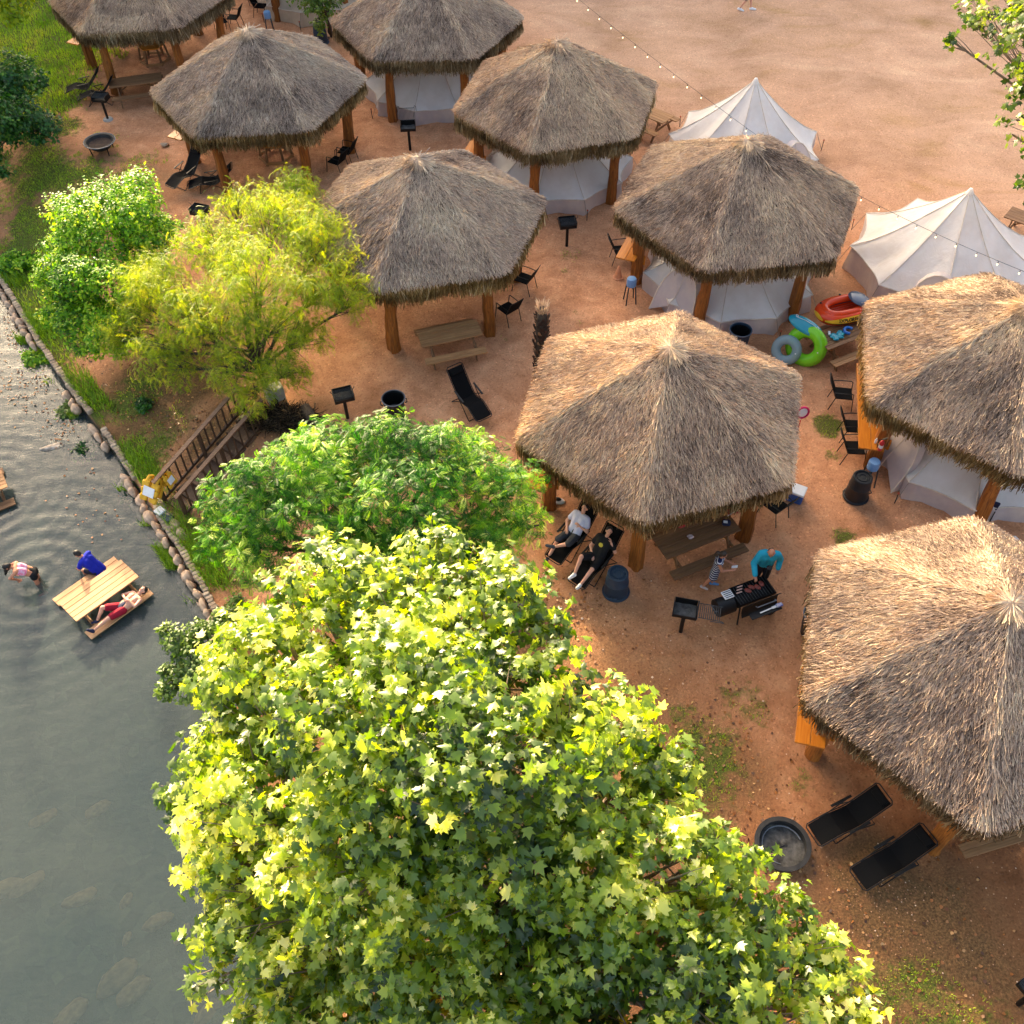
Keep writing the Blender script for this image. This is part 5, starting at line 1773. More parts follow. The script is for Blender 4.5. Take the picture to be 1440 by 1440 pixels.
# offset smoker grill
p = G(1050, 858, 0)
sm = thing('smoker_grill', 'black barrel smoker with side firebox, open lid and food on the grate', 'grill', (p.x, p.y, 0), R(22))
mb = MB()
V, F_ = [], []
n = 20
for x in (-.48, .48):
    for j in range(n + 1):
        a = PI + PI * j / n
        V.append((x, .27 * math.cos(a), .82 + .27 * math.sin(a)))
F_ = [(j, j + 1, n + 2 + j, n + 1 + j) for j in range(n)] + [tuple(range(n + 1)), tuple(n + 1 + j for j in range(n, -1, -1))]
mb.add(V, F_); mb.build('barrel', M['black_metal'], sm)
mb = MB(); V = []
for x in (-.48, .48):
    for j in range(n + 1):
        a = R(-65) + PI * .78 * j / n
        V.append((x, -.42 + .27 * math.cos(a) * .5 - .05, .80 + .27 * math.sin(a) - .05))
mb.add(V, [(j, n + 1 + j, n + 2 + j, j + 1) for j in range(n)])
mb.build('lid', M['black_metal'], sm)
mb = MB(); mb.tube([(-.25, -.50, .98), (-.25, -.56, 1.02), (.25, -.56, 1.02), (.25, -.50, .98)], .014, 6); mb.build('lid_handle', M['rim'], sm)
mb = MB()
for i in range(14): mb.tube([(-.46 + .07 * i, -.25, .83), (-.46 + .07 * i, .25, .83)], .006, 5)
mb.build('grate', M['grey_metal'], sm)
fb = MB(); fb.tube([(-.52, 0, .62), (-.60, 0, .62), (-.94, 0, .62)], .22, 16); f_ = fb.build('firebox', M['black_metal'], sm)
mb = MB(); mb.tube([(-.95, -.08, .62), (-1.0, -.08, .62), (-1.0, .08, .62), (-.95, .08, .62)], .012, 5); mb.build('handle', M['rim'], f_)
for (x, y) in ((-.42, -.2), (-.42, .2), (.42, -.2), (.42, .2)):
    mb = MB(); mb.tube([(x, y, .62), (x, y * 1.3, .0)], .02, 6); mb.build('leg', M['black_metal'], sm)
for s in (-1, 1):
    mb = MB(); mb.lathe([(.0, -.03), (.12, -.03), (.14, 0), (.12, .03), (0, .03)], 18); o = mb.build('wheel', M['bin'], sm); o.location = (.46, s * .32, .14); o.rotation_euler = (PI / 2, 0, 0)
mb = MB(); mb.tube([(.40, .1, 1.0), (.40, .1, 1.35)], .045, 10); mb.lathe([(.07, 0), (.0, .03)], 10, (.40, .1, 1.37)); mb.build('chimney', M['black_metal'], sm)
mb = MB(); mb.box((-.02, -.60, .78), (.80, .18, .02), None, .005); mb.build('front_shelf', M['black_metal'], sm)


def loose(name, label, cat, mb, mats, loc, rz=0.0, group=None):
    o = mb.build(name, mats)
    o.location = loc; o.rotation_euler = (0, 0, rz)
    return tag(o, label, cat, group)


SMP = Vector((p.x, p.y, 0)); SMR = Matrix.Rotation(R(22), 3, 'Z')
M['meat'] = simple('grilled_meat', (0.22, 0.035, 0.02), (0.10, 0.018, 0.012), .5, 0, 12, .5)
M['blue_shiny'] = simple('blue_wrap', (0.03, .05, .30), (0.5, 0.5, 0.55), .4, 0, 14)
for i in range(4):
    q = SMP + SMR @ Vector((-.12 + .13 * i, .02 + .05 * (i % 2), .855))
    mb = MB(); mb.ball((0, 0, 0), (.06, .09, .025), 10, 6)
    loose('meat', ['first', 'second', 'third', 'fourth'][i] + ' red piece of meat from the left on the smoker grate', 'food', mb, M['meat'], q, random.uniform(0, 2), 'meat on the smoker')
for i in range(3):
    q = SMP + SMR @ Vector((-.34 + .05 * i, .05 + .07 * i, .86))
    mb = MB(); mb.capsule((-.06, 0, 0), (.06, 0, 0), .018, .018, 8)
    loose('sausage', ['outermost', 'middle', 'innermost'][i] + ' pale sausage at the left end of the smoker grate', 'food', mb, simple('sausage%d' % i, (.55, .38, .32), (.35, .2, .16), .5), q, R(20), 'sausages on the smoker')
q = SMP + SMR @ Vector((-.62, .10, .87)); mb = MB(); mb.box((0, 0, 0), (.24, .22, .03), None, .006)
for i in range(4): mb.mi = 1; mb.box((0, -.08 + .05 * i, .022), (.20, .018, .012))
loose('foil_tray', 'silver tray on the left end of the smoker', 'tray', mb, [M['white'], M['grey_metal']], q, R(22))
q = SMP + SMR @ Vector((.05, -.60, .815)); mb = MB(); mb.bar((-.22, 0, 0), (.10, 0, 0), .03, .012); mb.bar((.10, 0, 0), (.24, 0, 0), .06, .008)
loose('spatula', 'pale spatula lying on the smoker front shelf', 'utensil', mb, M['white'], q, R(24))
q = SMP + SMR @ Vector((.34, -.60, .83)); mb = MB(); mb.box((0, 0, 0), (.16, .10, .05), None, .012)
loose('foil_pouch', 'small blue and white packet at the right end of the smoker shelf', 'packet', mb, M['blue_shiny'], q, R(18))

# ------------------------------------------------------------------ inflatables on and beside the raft table
M['raft_red'] = simple('red_vinyl', (0.84, 0.075, 0.015), (0.76, .06, .012), .25, 0, 2)
M['raft_yel'] = simple('yellow_vinyl', (0.90, 0.52, 0.03), (.86, .48, .025), .28, 0, 2)
M['raft_in'] = simple('dark_vinyl', (0.02, 0.022, 0.03), None, .35, 0, 3)
M['raft_floor'] = simple('red_floor_vinyl', (0.70, .06, .02), (.55, .04, .015), .3, 0, 3)
M['ink'] = simple('black_print', (0.006, 0.006, 0.006), None, .5)


def vinyl(name, col, alpha=.45, rough=.15):
    m, nt, out = nmat(name)
    pr = princ(nt, None, col, rough, 0, .6)
    tr = nt.nodes.new('ShaderNodeBsdfTransparent'); tr.inputs[0].default_value = (*[min(1, c * .6 + .4) for c in col], 1)
    ms = nt.nodes.new('ShaderNodeMixShader'); ms.inputs[0].default_value = alpha
    nt.links.new(tr.outputs[0], ms.inputs[1]); nt.links.new(pr.outputs[0], ms.inputs[2]); nt.links.new(ms.outputs[0], out.inputs[0])
    return m


M['grey_vinyl'] = vinyl('clear_grey_vinyl', (.10, .13, .19), .8)
M['teal_vinyl'] = vinyl('teal_vinyl', (.02, .32, .42), .85)
M['green_vinyl'] = simple('green_vinyl', (.22, .62, .02), (.17, .5, .015), .25, 0, 2)
M['clear_vinyl'] = vinyl('clear_ring_vinyl', (.35, .48, .52), .55)

pr_ = G(1186, 436, .93)
raft = thing('inflatable_boat', 'orange and yellow inflatable boat with black lettering on the picnic table', 'inflatable boat', (pr_.x, pr_.y, .80), R(18), None, 1.15)
def oval(a, b, n=40, e=2.5):
    pts = []
    for k in range(n):
        t_ = 2 * PI * k / n
        c_, s_ = math.cos(t_), math.sin(t_)
        pts.append((a * math.copysign(abs(c_) ** (2 / e), c_), b * math.copysign(abs(s_) ** (2 / e), s_)))
    return pts
ov = oval(.62, .34)
mb = MB(); mb.tube([(x, y, .13) for x, y in ov], .145, 16, closed=True); mb.build('hull', M['raft_red'], raft)
mb = MB(); mb.tube([(x * .86, y * .80, .23) for x, y in ov], .10, 14, closed=True); mb.build('upper_tube', M['raft_red'], raft)
mb = MB(); fl = oval(.58, .30); mb.add([(x, y, .06) for x, y in fl], [tuple(range(40))]); mb.build('floor', M['raft_floor'], raft)
for i in range(5):
    mb = MB(); mb.capsule((-.40, -.16 + .08 * i, .075), (.42, -.16 + .08 * i, .075), .035, .035, 8); mb.build('floor_tube', M['raft_floor'], raft)
mb = MB()
def side_patch(sgn, t0, t1, mbp, zr=(-.55, .75), off=.004):
    n, m_ = 26, 6
    V = []
    for i in range(n + 1):
        t_ = t0 + (t1 - t0) * i / n
        c_, s_ = math.cos(t_), math.sin(t_)
        x = .62 * math.copysign(abs(c_) ** .8, c_); y = .34 * math.copysign(abs(s_) ** .8, s_)
        e = 1e-3
        c2_, s2_ = math.cos(t_ + e), math.sin(t_ + e)
        d = Vector((.62 * math.copysign(abs(c2_) ** .8, c2_) - x, .34 * math.copysign(abs(s2_) ** .8, s2_) - y, 0)).normalized()
        nn = Vector((d.y, -d.x, 0))
        f = math.sin(PI * i / n)
        for j in range(m_ + 1):
            ph = (zr[0] + (zr[1] - zr[0]) * j / m_) * (.25 + .75 * f)
            V.append(Vector((x, y, .13)) + (nn * math.cos(ph) + Vector((0, 0, math.sin(ph)))) * (.145 + off))
    mbp.add(V, [(i * (m_ + 1) + j, (i + 1) * (m_ + 1) + j, (i + 1) * (m_ + 1) + j + 1, i * (m_ + 1) + j + 1) for i in range(n) for j in range(m_)])
side_patch(-1, R(205), R(335), mb, (-.15, .95)); side_patch(1, R(25), R(155), mb, (-.2, .75)); side_patch(1, R(160), R(200), mb, (-.2, .6))
mb.build('yellow_panel', M['raft_yel'], raft)
mb = MB(); side_patch(-1, R(203), R(337), mb, (-.42, -.16), .003); mb.build('black_stripe', M['ink'], raft)
mb = MB(); mb.tube([(x * .80, y * .60, .20) for x, y in ov], .035, 8, closed=True); mb.build('inner_lining', M['raft_in'], raft)
mb = MB(); mb.ball((.42, .02, .34), (.30, .33, .085), 20, 10, Matrix.Rotation(R(14), 3, 'Y')); mb.build('grey_cushion', M['grey_vinyl'], raft)
mb = MB(); mb.tube([(.53, -.33, .20), (.56, -.38, .22), (.50, -.385, .22), (.47, -.345, .21)], .02, 6); mb.build('rope_eye', M['ink'], raft)
for (x, y) in ((-.53, .28), (.1, .42)):
    mb = MB(); mb.ball((x, y, .27), (.035, .035, .02), 8, 5); mb.build('valve', M['ink'], raft)
cu = bpy.data.curves.new('lettering', 'FONT'); cu.body = 'EXPLORER 100'; cu.size = .118; cu.extrude = .003; cu.align_x = 'CENTER'; cu.align_y = 'CENTER'; cu.offset = .003
tmp = bpy.data.objects.new('tmp_text', cu); COL.objects.link(tmp)
bpy.context.view_layer.update()
me = bpy.data.meshes.new_from_object(tmp.evaluated_get(bpy.context.evaluated_depsgraph_get()))
bpy.data.objects.remove(tmp)
# wrap the letters onto the side of the hull
for v in me.vertices:
    x = v.co.x - .02; h = v.co.y
    yb = -.34 * (max(0, 1 - abs(x / .62) ** 2.5)) ** (1 / 2.5)
    ph = .38 + h / .15
    v.co = Vector((x, yb - math.cos(ph) * (.153 + v.co.z), .13 + math.sin(ph) * (.153 + v.co.z)))
me.materials.clear(); me.materials.append(M['ink'])
link('lettering', me, raft)

# swim rings
def ring(label, cat, mat, loc, rot, Rr, rr, flat=1.0, name='swim_ring', extra=None):
    t = thing(name, label, cat, loc)
    t.rotation_euler = rot
    mb = MB(); mb.tube([(Rr * math.cos(R(10 * k)), Rr * math.sin(R(10 * k)), 0) for k in range(36)], rr, 14, closed=True); mb.build('tube', M[mat], t)
    mb = MB(); mb.tube([((Rr + rr * .98) * math.cos(R(10 * k)), (Rr + rr * .98) * math.sin(R(10 * k)), 0) for k in range(36)], .006, 4, closed=True); mb.build('weld_seam', M[mat], t)
    mb = MB(); mb.ball((Rr, 0, rr), (.02, .02, .015), 8, 5); mb.build('valve', M['white'], t)
    return t


p = G(1128, 494, .40); ring('lime green swim ring leaning on its edge below the teal float', 'swim ring', 'green_vinyl', (p.x + .12, p.y + .12, .50), (R(66), 0, R(-38)), .43, .19)
p = G(1105, 492, .36); ring('clear grey swim ring leaning against the lime green one', 'swim ring', 'clear_vinyl', (p.x, p.y - .05, .40), (R(60), 0, R(-30)), .30, .14)
p = G(1131, 466, .80)
fl_ = thing('pool_float', 'teal blue pool float with white cord leaning on the table', 'pool float', (p.x, p.y, 1.0)); fl_.rotation_euler = (R(18), R(10), R(-38))
mb = MB(); mb.ball((0, 0, 0), (.56, .24, .11), 24, 12); mb.build('body', M['teal_vinyl'], fl_)
mb = MB(); mb.tube([(-.38, .05, .09), (-.1, .08, .125), (.2, .09, .115), (.38, .06, .075)], .010, 6); mb.build('cord', M['white'], fl_)
for x in (-.36, .33):
    mb = MB(); mb.tube([(x + .04 * math.cos(R(30 * k)), .07, .13 + .04 * math.sin(R(30 * k))) for k in range(12)], .010, 5, closed=True); mb.build('grommet', M['white'], fl_)
RTM = Matrix.Rotation(raft_table_r, 3, 'Z')
p = G(1166, 469, .78); mb = MB(); mb.box((0, 0, .03), (.07, .16, .05), None, .02)
loose('white_case', 'small white case lying on the raft table', 'case', mb, M['white'], (p.x, p.y, .765), R(-10))
p = G(1180, 472, .78); mb = MB()
for i in range(14): mb.ball((random.uniform(-.2, .2), random.uniform(-.12, .12), .04), (random.uniform(.06, .12), random.uniform(.05, .09), .035), 10, 6, Matrix.Rotation(random.uniform(0, 3), 3, 'Z'))
loose('deflated_float', 'crumpled teal deflated float on the raft table', 'pool float', mb, M['teal_vinyl'], (p.x, p.y, .77), R(20))
p = G(1193, 467, .8); mb = MB(); mb.tube([(.13 * math.cos(R(20 * k)), .13 * math.sin(R(20 * k)), .06) for k in range(13)], .045, 10)
loose('blue_tube', 'curled bright blue tube on the raft table', 'pool toy', mb, simple('blue_vinyl', (.02, .16, .55), None, .3), (p.x, p.y, .80), R(30))
p = G(1212, 486, .47); mb = MB(); mb.ball((0, 0, .06), (.09, .06, .06), 10, 7); mb.mi = 1; mb.ball((.03, .05, .10), (.07, .05, .05), 10, 7)
loose('towel_bundle', 'blue and white bundled towel on the bench of the raft table', 'towel', mb, [M['white'], M['navy']], (p.x, p.y, .46), 0)

# cooler by the middle hut
p = G(1117, 694, .2)
cl = thing('cooler', 'blue cooler with white lid at the right of the middle hut', 'cooler', (p.x, p.y, 0), R(-28))
mb = MB(); mb.box((0, 0, .17), (.50, .34, .32), None, .03); mb.build('body', M['blue'], cl)
mb = MB(); mb.box((0, 0, .37), (.53, .37, .075), None, .03); mb.build('lid', M['white'], cl)
mb = MB(); mb.tube([(-.27, -.12, .28), (-.31, -.1, .36), (-.31, .1, .36), (-.27, .12, .28)], .012, 6); mb.build('handle', M['white'], cl)
# fire extinguisher on the counter
p = G(1237, 632, 1.12)
fe = thing('fire_extinguisher', 'red fire extinguisher standing on the orange counter', 'fire extinguisher', (p.x, p.y, 1.106))
mb = MB(); mb.lathe([(0, 0), (.055, 0), (.06, .02), (.06, .26), (.045, .31), (.02, .33), (.02, .36), (0, .36)], 16); mb.build('cylinder', M['red'], fe)
mb = MB(); mb.lathe([(.061, .10), (.061, .20)], 16); mb.build('label_band', M['white'], fe)
mb = MB(); mb.bar((-.02, 0, .37), (.12, 0, .40), .025, .015); mb.bar((-.02, 0, .385), (.10, 0, .45), .025, .012); mb.build('lever', M['black_metal'], fe)
mb = MB(); mb.tube([(.0, .02, .36), (-.08, .03, .36), (-.09, .03, .2), (-.075, .02, .06)], .012, 6); mb.build('hose', M['black_metal'], fe)
p = G(1231, 622, 1.12); mb = MB(); mb.lathe([(0, 0), (.03, 0), (.035, .10), (.015, .13), (.015, .16), (0, .16)], 12)
loose('spray_bottle', 'tiny white bottle beside the fire extinguisher on the counter', 'bottle', mb, M['white'], (p.x, p.y, 1.106))
# water jug on trestle beside the hut at (890, 400)
for (u, v, lab) in ((888, 398, 'pale blue water jug on a stand left of its hut by the black armchair'), (1228, 655, 'pale blue water jug below the end of the orange counter'), (376, 22, 'blue water jug by the post at the top edge')):
    p = G(u, v, .72)
    t = thing('water_jug', lab, 'water jug', (p.x, p.y, 0), R(10), 'blue water jugs on stands')
    mb = MB(); mb.lathe([(0, .62), (.13, .62), (.15, .64), (.15, .86), (.13, .90), (.05, .91), (0, .91)], 18); mb.build('jug', simple('jug_blue_%d' % u, (.16, .30, .52), (.12, .24, .44), .35), t)
    for s in (-1, 1):
        for q in (-1, 1):
            mb = MB(); mb.tube([(s * .11, q * .11, .62), (s * .16, q * .16, 0)], .022, 6); mb.build('leg', M['grey_metal'], t)
# red and white paddle-ball thing at the right of the middle hut, shoes, sandals, bag
p = G(1128, 584, 1.1)
pb = thing('toy_windmill', 'pink and white toy disc on a stick at the right of the middle hut', 'toy', (p.x, p.y, 0))
mb = MB(); mb.tube([(0, 0, 0), (0, 0, 1.05)], .014, 6); mb.build('stick', M['red'], pb)
mb = MB(); mb.tube([(.15 * math.cos(R(15 * k)), .0, 1.2 + .19 * math.sin(R(15 * k))) for k in range(24)], .03, 8, closed=True); mb.build('rim', simple('pink_plastic', (.62, .02, .12), None, .4), pb)
mb = MB(); mb.ball((0, 0, 1.2), (.12, .02, .16), 14, 8); mb.build('disc', M['white'], pb)
p = G(783, 706, 0); mb = MB(); mb.ball((0, 0, .05), (.22, .12, .05), 14, 8); mb.mi = 1; mb.ball((.02, .02, .09), (.10, .07, .05), 10, 6)
loose('shoe_tray', 'dark shoe on a pale mat beside the counter post of the middle hut', 'shoe', mb, [M['white'], M['liner']], (p.x, p.y, 0), R(-10))
p = G(1028, 722, .77); mb = MB(); mb.box((0, 0, .12), (.34, .24, .24), None, .04)
loose('red_bag', 'red bag with white strap under the eave of the middle hut', 'bag', mb, M['red'], (p.x, p.y + .05, .765), R(20))
mb = MB(); mb.bar((-.17, -.125, .05), (.17, -.125, .24), .03, .01, (0, 1, 0)); mb.box((.12, -.12, .28), (.12, .06, .02)); o = mb.build('strap', M['white']); o.parent = bpy.data.objects['red_bag']
p = G(1021, 737, .77); mb = MB(); mb.box((0, 0, .06), (.20, .16, .12), None, .03); mb.mi = 1; mb.box((-.03, -.03, .125), (.10, .07, .012))
loose('blue_bag', 'dark blue pouch with a white phone on the shaded table', 'bag', mb, [M['navy'], M['white']], (p.x, p.y, .765), R(-8))
p = G(971, 757, .77); mb = MB()
for i in range(7): mb.ball((random.uniform(-.05, .05), random.uniform(-.05, .05), .04 + .02 * i / 7), (.05, .035, .035), 8, 5, Matrix.Rotation(i, 3, 'X'))
loose('crumpled_bag', 'crumpled pale plastic bag on the shaded table of the middle hut', 'bag', mb, simple('pale_bag', (.6, .5, .5), (.4, .25, .25), .5), (p.x, p.y, .765))
p = G(959, 741, .77); mb = MB(); mb.ball((0, 0, .03), (.10, .04, .03), 10, 6); loose('red_cloth', 'small red cloth on the shaded table of the middle hut', 'cloth', mb, M['red'], (p.x, p.y, .765), .4)
p = G(1378, 716, .3); mb = MB(); mb.box((0, 0, .4), (.46, .06, .75), Matrix.Rotation(R(-18), 3, 'X'), .025); mb.mi = 0
t = thing('folding_chair', 'navy folding chair behind the post of the right edge hut', 'chair', (p.x + .15, p.y, 0), R(150))
mb.build('backrest', M['navy'], t); mb = MB(); mb.box((0, -.3, .42), (.46, .46, .04), None, .015); mb.build('seat', M['navy'], t)
for s in (-1, 1):
    for y in (-.5, .12):
        mb = MB(); mb.tube([(s * .21, y, 0), (s * .21, -.2 + .3 * (y > 0), .42)], .014, 6); mb.build('leg', M['black_metal'], t)
p = G(1432, 748, .6); mb = MB(); mb.box((0, 0, 0), (.34, .26, .30), None, .08)
for i in range(5): mb.mi = 1; mb.ball((-.1 + .06 * i, -.10 + .03 * (i % 2), .13), (.035, .03, .03), 8, 5)
loose('patterned_bag', 'white bag with blue print at the right edge between two huts', 'bag', mb, [M['white'], M['navy']], (p.x, p.y, .16), R(20))
p = G(342, 362, 0); mb = MB(); mb.ball((0, 0, .12), (.20, .14, .12), 12, 8); mb.mi = 1; mb.ball((.1, .03, .16), (.10, .09, .09), 10, 6)
loose('white_sack', 'grey white sack on the ground seen through the yellow tree', 'sack', mb, [simple('sack', (.55, .6, .66), (.4, .44, .5), .7), M['white']], (p.x, p.y, LZ(p.x, p.y)))
p = G(853, 389, 0); mb = MB(); mb.lathe([(.0, .45), (.03, .44), (.13, .03), (.17, .02), (.17, 0), (0, 0)], 14)
p = G(869, 390, 0); loose('traffic_cone', 'small faded orange cone beside the armchair and water jug', 'cone', mb, simple('faded_orange', S(226, 160, 116), S(206, 134, 92), .6), (p.x, p.y, 0))

# ------------------------------------------------------------------ stairs to the river
ru, rl = G(366, 563, .92), G(251, 697, -.06)
lu, ll_ = G(312, 566, .92), G(225, 661, -.02)
stair = thing('wooden_stairs', 'weathered stairs with two handrails going down to the river', 'stairs')
dv = Vector((rl.x - ru.x, rl.y - ru.y, 0)); dl = dv.length; dv.normalize()
nv_ = Vector((dv.y, -dv.x, 0))
if nv_.x > 0: nv_ = -nv_
W_ = .9
lu = ru + nv_ * W_; lu.z = ru.z; ll_ = rl + nv_ * W_; ll_.z = rl.z
for nm, (a, b) in (('r', (ru, rl)), ('l', (lu, ll_))):
    e = bpy.data.objects.new('handrail', None); COL.objects.link(e); e.parent = stair
    mb = MB(); mb.bar(a - dv * .05, b + dv * .12, .13, .045, (0, 0, 1), .006); mb.build('top_rail', M['rail'], e)
    mb = MB(); mb.bar(a - Vector((0, 0, .78)), b - Vector((0, 0, .78)), .04, .09, (0, 0, 1)); mb.build('bottom_rail', M['rail_dark'], e)
    n = 15
    for i in range(n):
        q = a.lerp(b, i / (n - 1))
        big = i in (0, 7, 14)
        mb = MB(); mb.box((q.x, q.y, q.z - (.50 if big else .42)), (.09, .09, .98) if big else (.038, .038, .78)); mb.build('post' if big else 'baluster', M['rail_dark'], e)
ns = 8
for i in range(ns):
    f = (i + .5) / ns
    c_ = (ru.lerp(rl, f) + lu.lerp(ll_, f)) / 2
    mb = MB(); mb.box((0, 0, 0), (dl / ns * 1.02, W_ * .98, .07), None, .012)
    o = mb.build('tread', M['rail'] if i % 2 else M['rail_dark'], stair); o.location = (c_.x, c_.y, c_.z - .95); o.rotation_euler = (0, 0, math.atan2(dv.y, dv.x))
    mb = MB(); mb.box((0, 0, 0), (.04, W_ * .96, .15)); o = mb.build('riser', M['rail_dark'], stair); o.location = (c_.x + dv.x * dl / ns * .45, c_.y + dv.y * dl / ns * .45, c_.z - 1.05); o.rotation_euler = (0, 0, math.atan2(dv.y, dv.x))
# yellow life vests hung over the rail end, box at the foot
M['vest'] = simple('yellow_vest', (.72, .40, .02), (.55, .28, .015), .7, 0, 8, .3)
def vest(label, loc, rz, sc):
    t = thing('life_vest', label, 'life vest', loc, rz, 'yellow life vests on the stair rail', sc)
    for s in (-1, 1):
        mb = MB()
        for k in range(3): mb.box((s * .13, .0, .12 - .17 * k), (.20, .09, .16), Matrix.Rotation(R(8 * s), 3, 'Y'), .03)
        mb.build('panel', M['vest'], t)
        mb = MB(); mb.tube([(s * .13, 0, .18), (s * .12, .06, .30), (s * .11, .16, .28), (s * .13, .20, .1)], .045, 8); mb.build('shoulder_strap', M['vest'], t)
    mb = MB(); mb.box((0, .2, -.02), (.40, .07, .36), None, .03); mb.build('back_panel', M['vest'], t)
    mb = MB(); mb.box((.0, -.052, -.04), (.30, .012, .24), None, .004); mb.build('printed_patch', M['white'], t)
    return t
q = ll_ + dv * .12
v1 = vest('large yellow life vest with white patch on the lower end of the far rail', (q.x - .12, q.y - .05, q.z - .22), R(25), 1.15); v1.rotation_euler = (R(-35), R(5), R(-25))
q = ll_ - dv * .22
v2 = vest('smaller yellow life vest hanging inside the far rail', (q.x + .14, q.y, q.z - .16), R(60), .75); v2.rotation_euler = (R(-20), 0, R(70))
q = rl + dv * .35 + nv_ * .55
bx_ = thing('step_box', 'dark box with white cap at the foot of the stairs', 'box', (q.x, q.y, -1.0), math.atan2(dv.y, dv.x) + PI / 2)
mb = MB(); mb.box((0, 0, .06), (.62, .24, .14), None, .02); mb.build('base', simple('dark_grey_box', (.06, .07, .09), None, .6), bx_)
mb = MB(); mb.box((-.12, 0, .16), (.26, .24, .08), None, .02); mb.build('cap', M['white'], bx_)
# dark tarp-covered mound and concrete block by the stair head
p = on_land(398, 592)
bp = thing('brush_pile', 'dark mound of cut brush and twigs at the head of the stairs', 'brush pile', (p.x, p.y, p.z))
M['brush'] = leafmat('dry_brush', [(0, S(30, 25, 20)), (.5, S(64, 52, 40)), (1, S(110, 92, 70))], 0.0, None, .95, .1)
r = np.random.default_rng(71)
w = 2600
a_ = r.random(w) * 2 * PI; q_ = np.sqrt(r.random(w))
T = np.stack([np.cos(a_) * q_ * .95, np.sin(a_) * q_ * .42, .02 + (1 - q_ ** 2) * .34 * r.random(w)], 1)
d = np.stack([r.normal(size=w), r.normal(size=w) * .7, np.abs(r.normal(size=w)) * .35], 1)
L = r.uniform(.12, .42, w)
link('twigs', scatter('twigs', STR, STRF, frames(d, r.normal(size=(w, 3))) * np.stack([r.uniform(.014, .035, w), L, L], 1)[:, None, :], T, r.random(w) ** 1.4, M['brush']), bp, 'stuff')
mb = MB(); mb.ball((0, 0, -.02), (.88, .38, .24), 18, 8); mb.build('soil_core', simple('dark_soil', S(56, 46, 36), S(34, 28, 24), .95), bp)
p = on_land(436, 588); mb = MB(); mb.tube([(-.28, 0, .16), (0, .02, .17), (.30, 0, .16)], [.15, .17, .155], 12)
loose('rotten_log', 'short dark log at the right end of the brush mound', 'log', mb, M['bark'], (p.x, p.y, p.z), R(120))
p = on_land(388, 560); mb = MB(); mb.box((0, 0, .25), (.5, .35, .6), None, .02); loose('concrete_block', 'pale concrete block beside the stair head under the yellow tree', 'block', mb, M['concrete'], (p.x, p.y, p.z - .1), R(30))

# ------------------------------------------------------------------ string lights
M['cable'] = simple('light_cable', (.02, .02, .02), None, .6)
m, nt, out = nmat('lit_bulb')
em = nt.nodes.new('ShaderNodeEmission'); em.inputs[0].default_value = (1, .66, .34, 1); em.inputs[1].default_value = .9
nt.links.new(em.outputs[0], out.inputs[0]); M['bulb'] = m
P0 = G(640, -150, 3.3); P1 = G(1072, 196, 3.05); P2_ = G(1500, 405, 3.2)
sl = thing('string_lights', 'long sagging string of lit bulbs over the edge of the field', 'string lights')
socket = MB(); socket.tube([(0, 0, 0), (0, 0, -.05)], .006, 5); socket.tube([(0, 0, -.04), (0, 0, -.12)], .022, 8)
socketM = socket.mesh('socket', M['cable'])
bl_ = MB(); bl_.lathe([(0.0, -.235), (.022, -.228), (.036, -.195), (.03, -.15), (.018, -.12)], 10); bulbM = bl_.mesh('bulb', M['bulb'])
for (a, b, nb, sag) in ((P0, P1, 27, .25), (P1, P2_, 16, .28)):
    pts = [a.lerp(b, k / 40) - Vector((0, 0, sag * 4 * (k / 40) * (1 - k / 40))) for k in range(41)]
    mb = MB(); mb.tube(pts, .006, 5); mb.build('cable', M['cable'], sl)
    for k in range(1, nb):
        f = k / nb
        q = a.lerp(b, f) - Vector((0, 0, sag * 4 * f * (1 - f)))
        o = link('socket', socketM, sl); o.location = q; o.scale = (.6, .6, .6)
        o2 = link('bulb', bulbM, o)
for i, q in enumerate((P0, P1, P2_)):
    mb = MB(); mb.tube([(0, 0, -.1), (0, 0, q.z + .1)], .04, 8)
    loose('light_pole', ['slim pole holding the far end of the string lights beyond the top edge', 'slim pole holding the string lights behind the hut before the pointed tent', 'slim pole holding the near end of the string lights beyond the right edge'][i], 'pole', mb, M['rail_dark'], (q.x, q.y, 0), 0, 'string light poles')
# ------------------------------------------------------------------ people
def skin_mat(name, c):
    m, nt, out = nmat(name)
    n = noise(nt, 5, 3, .5, coords(nt, 'Object'))
    col = ramp(nt, n, [(.3, tuple(x * .86 for x in c)), (.7, c)])
    pr = princ(nt, out, col, .5, 0, .35)
    try:
        pr.inputs['Subsurface Weight'].default_value = .08
        pr.inputs['Subsurface Radius'].default_value = (.02, .008, .004)
    except Exception:
        pass
    return m


M['skin_a'] = skin_mat('skin_light', S(214, 158, 132))
M['skin_b'] = skin_mat('skin_tan', S(190, 128, 98))
M['hair_dark'] = simple('dark_hair', (.014, .010, .008), (.008, .006, .005), .5, 0, 30, .5)
M['hair_brown'] = simple('brown_hair', (.05, .03, .018), (.03, .018, .01), .5, 0, 30, .5)
M['eye'] = simple('eye', (.02, .015, .012), None, .2)


def cloth(name, c, c2=None):
    return simple(name, c, c2 or tuple(x * .78 for x in c), .85, 0, 9, .35, .2)


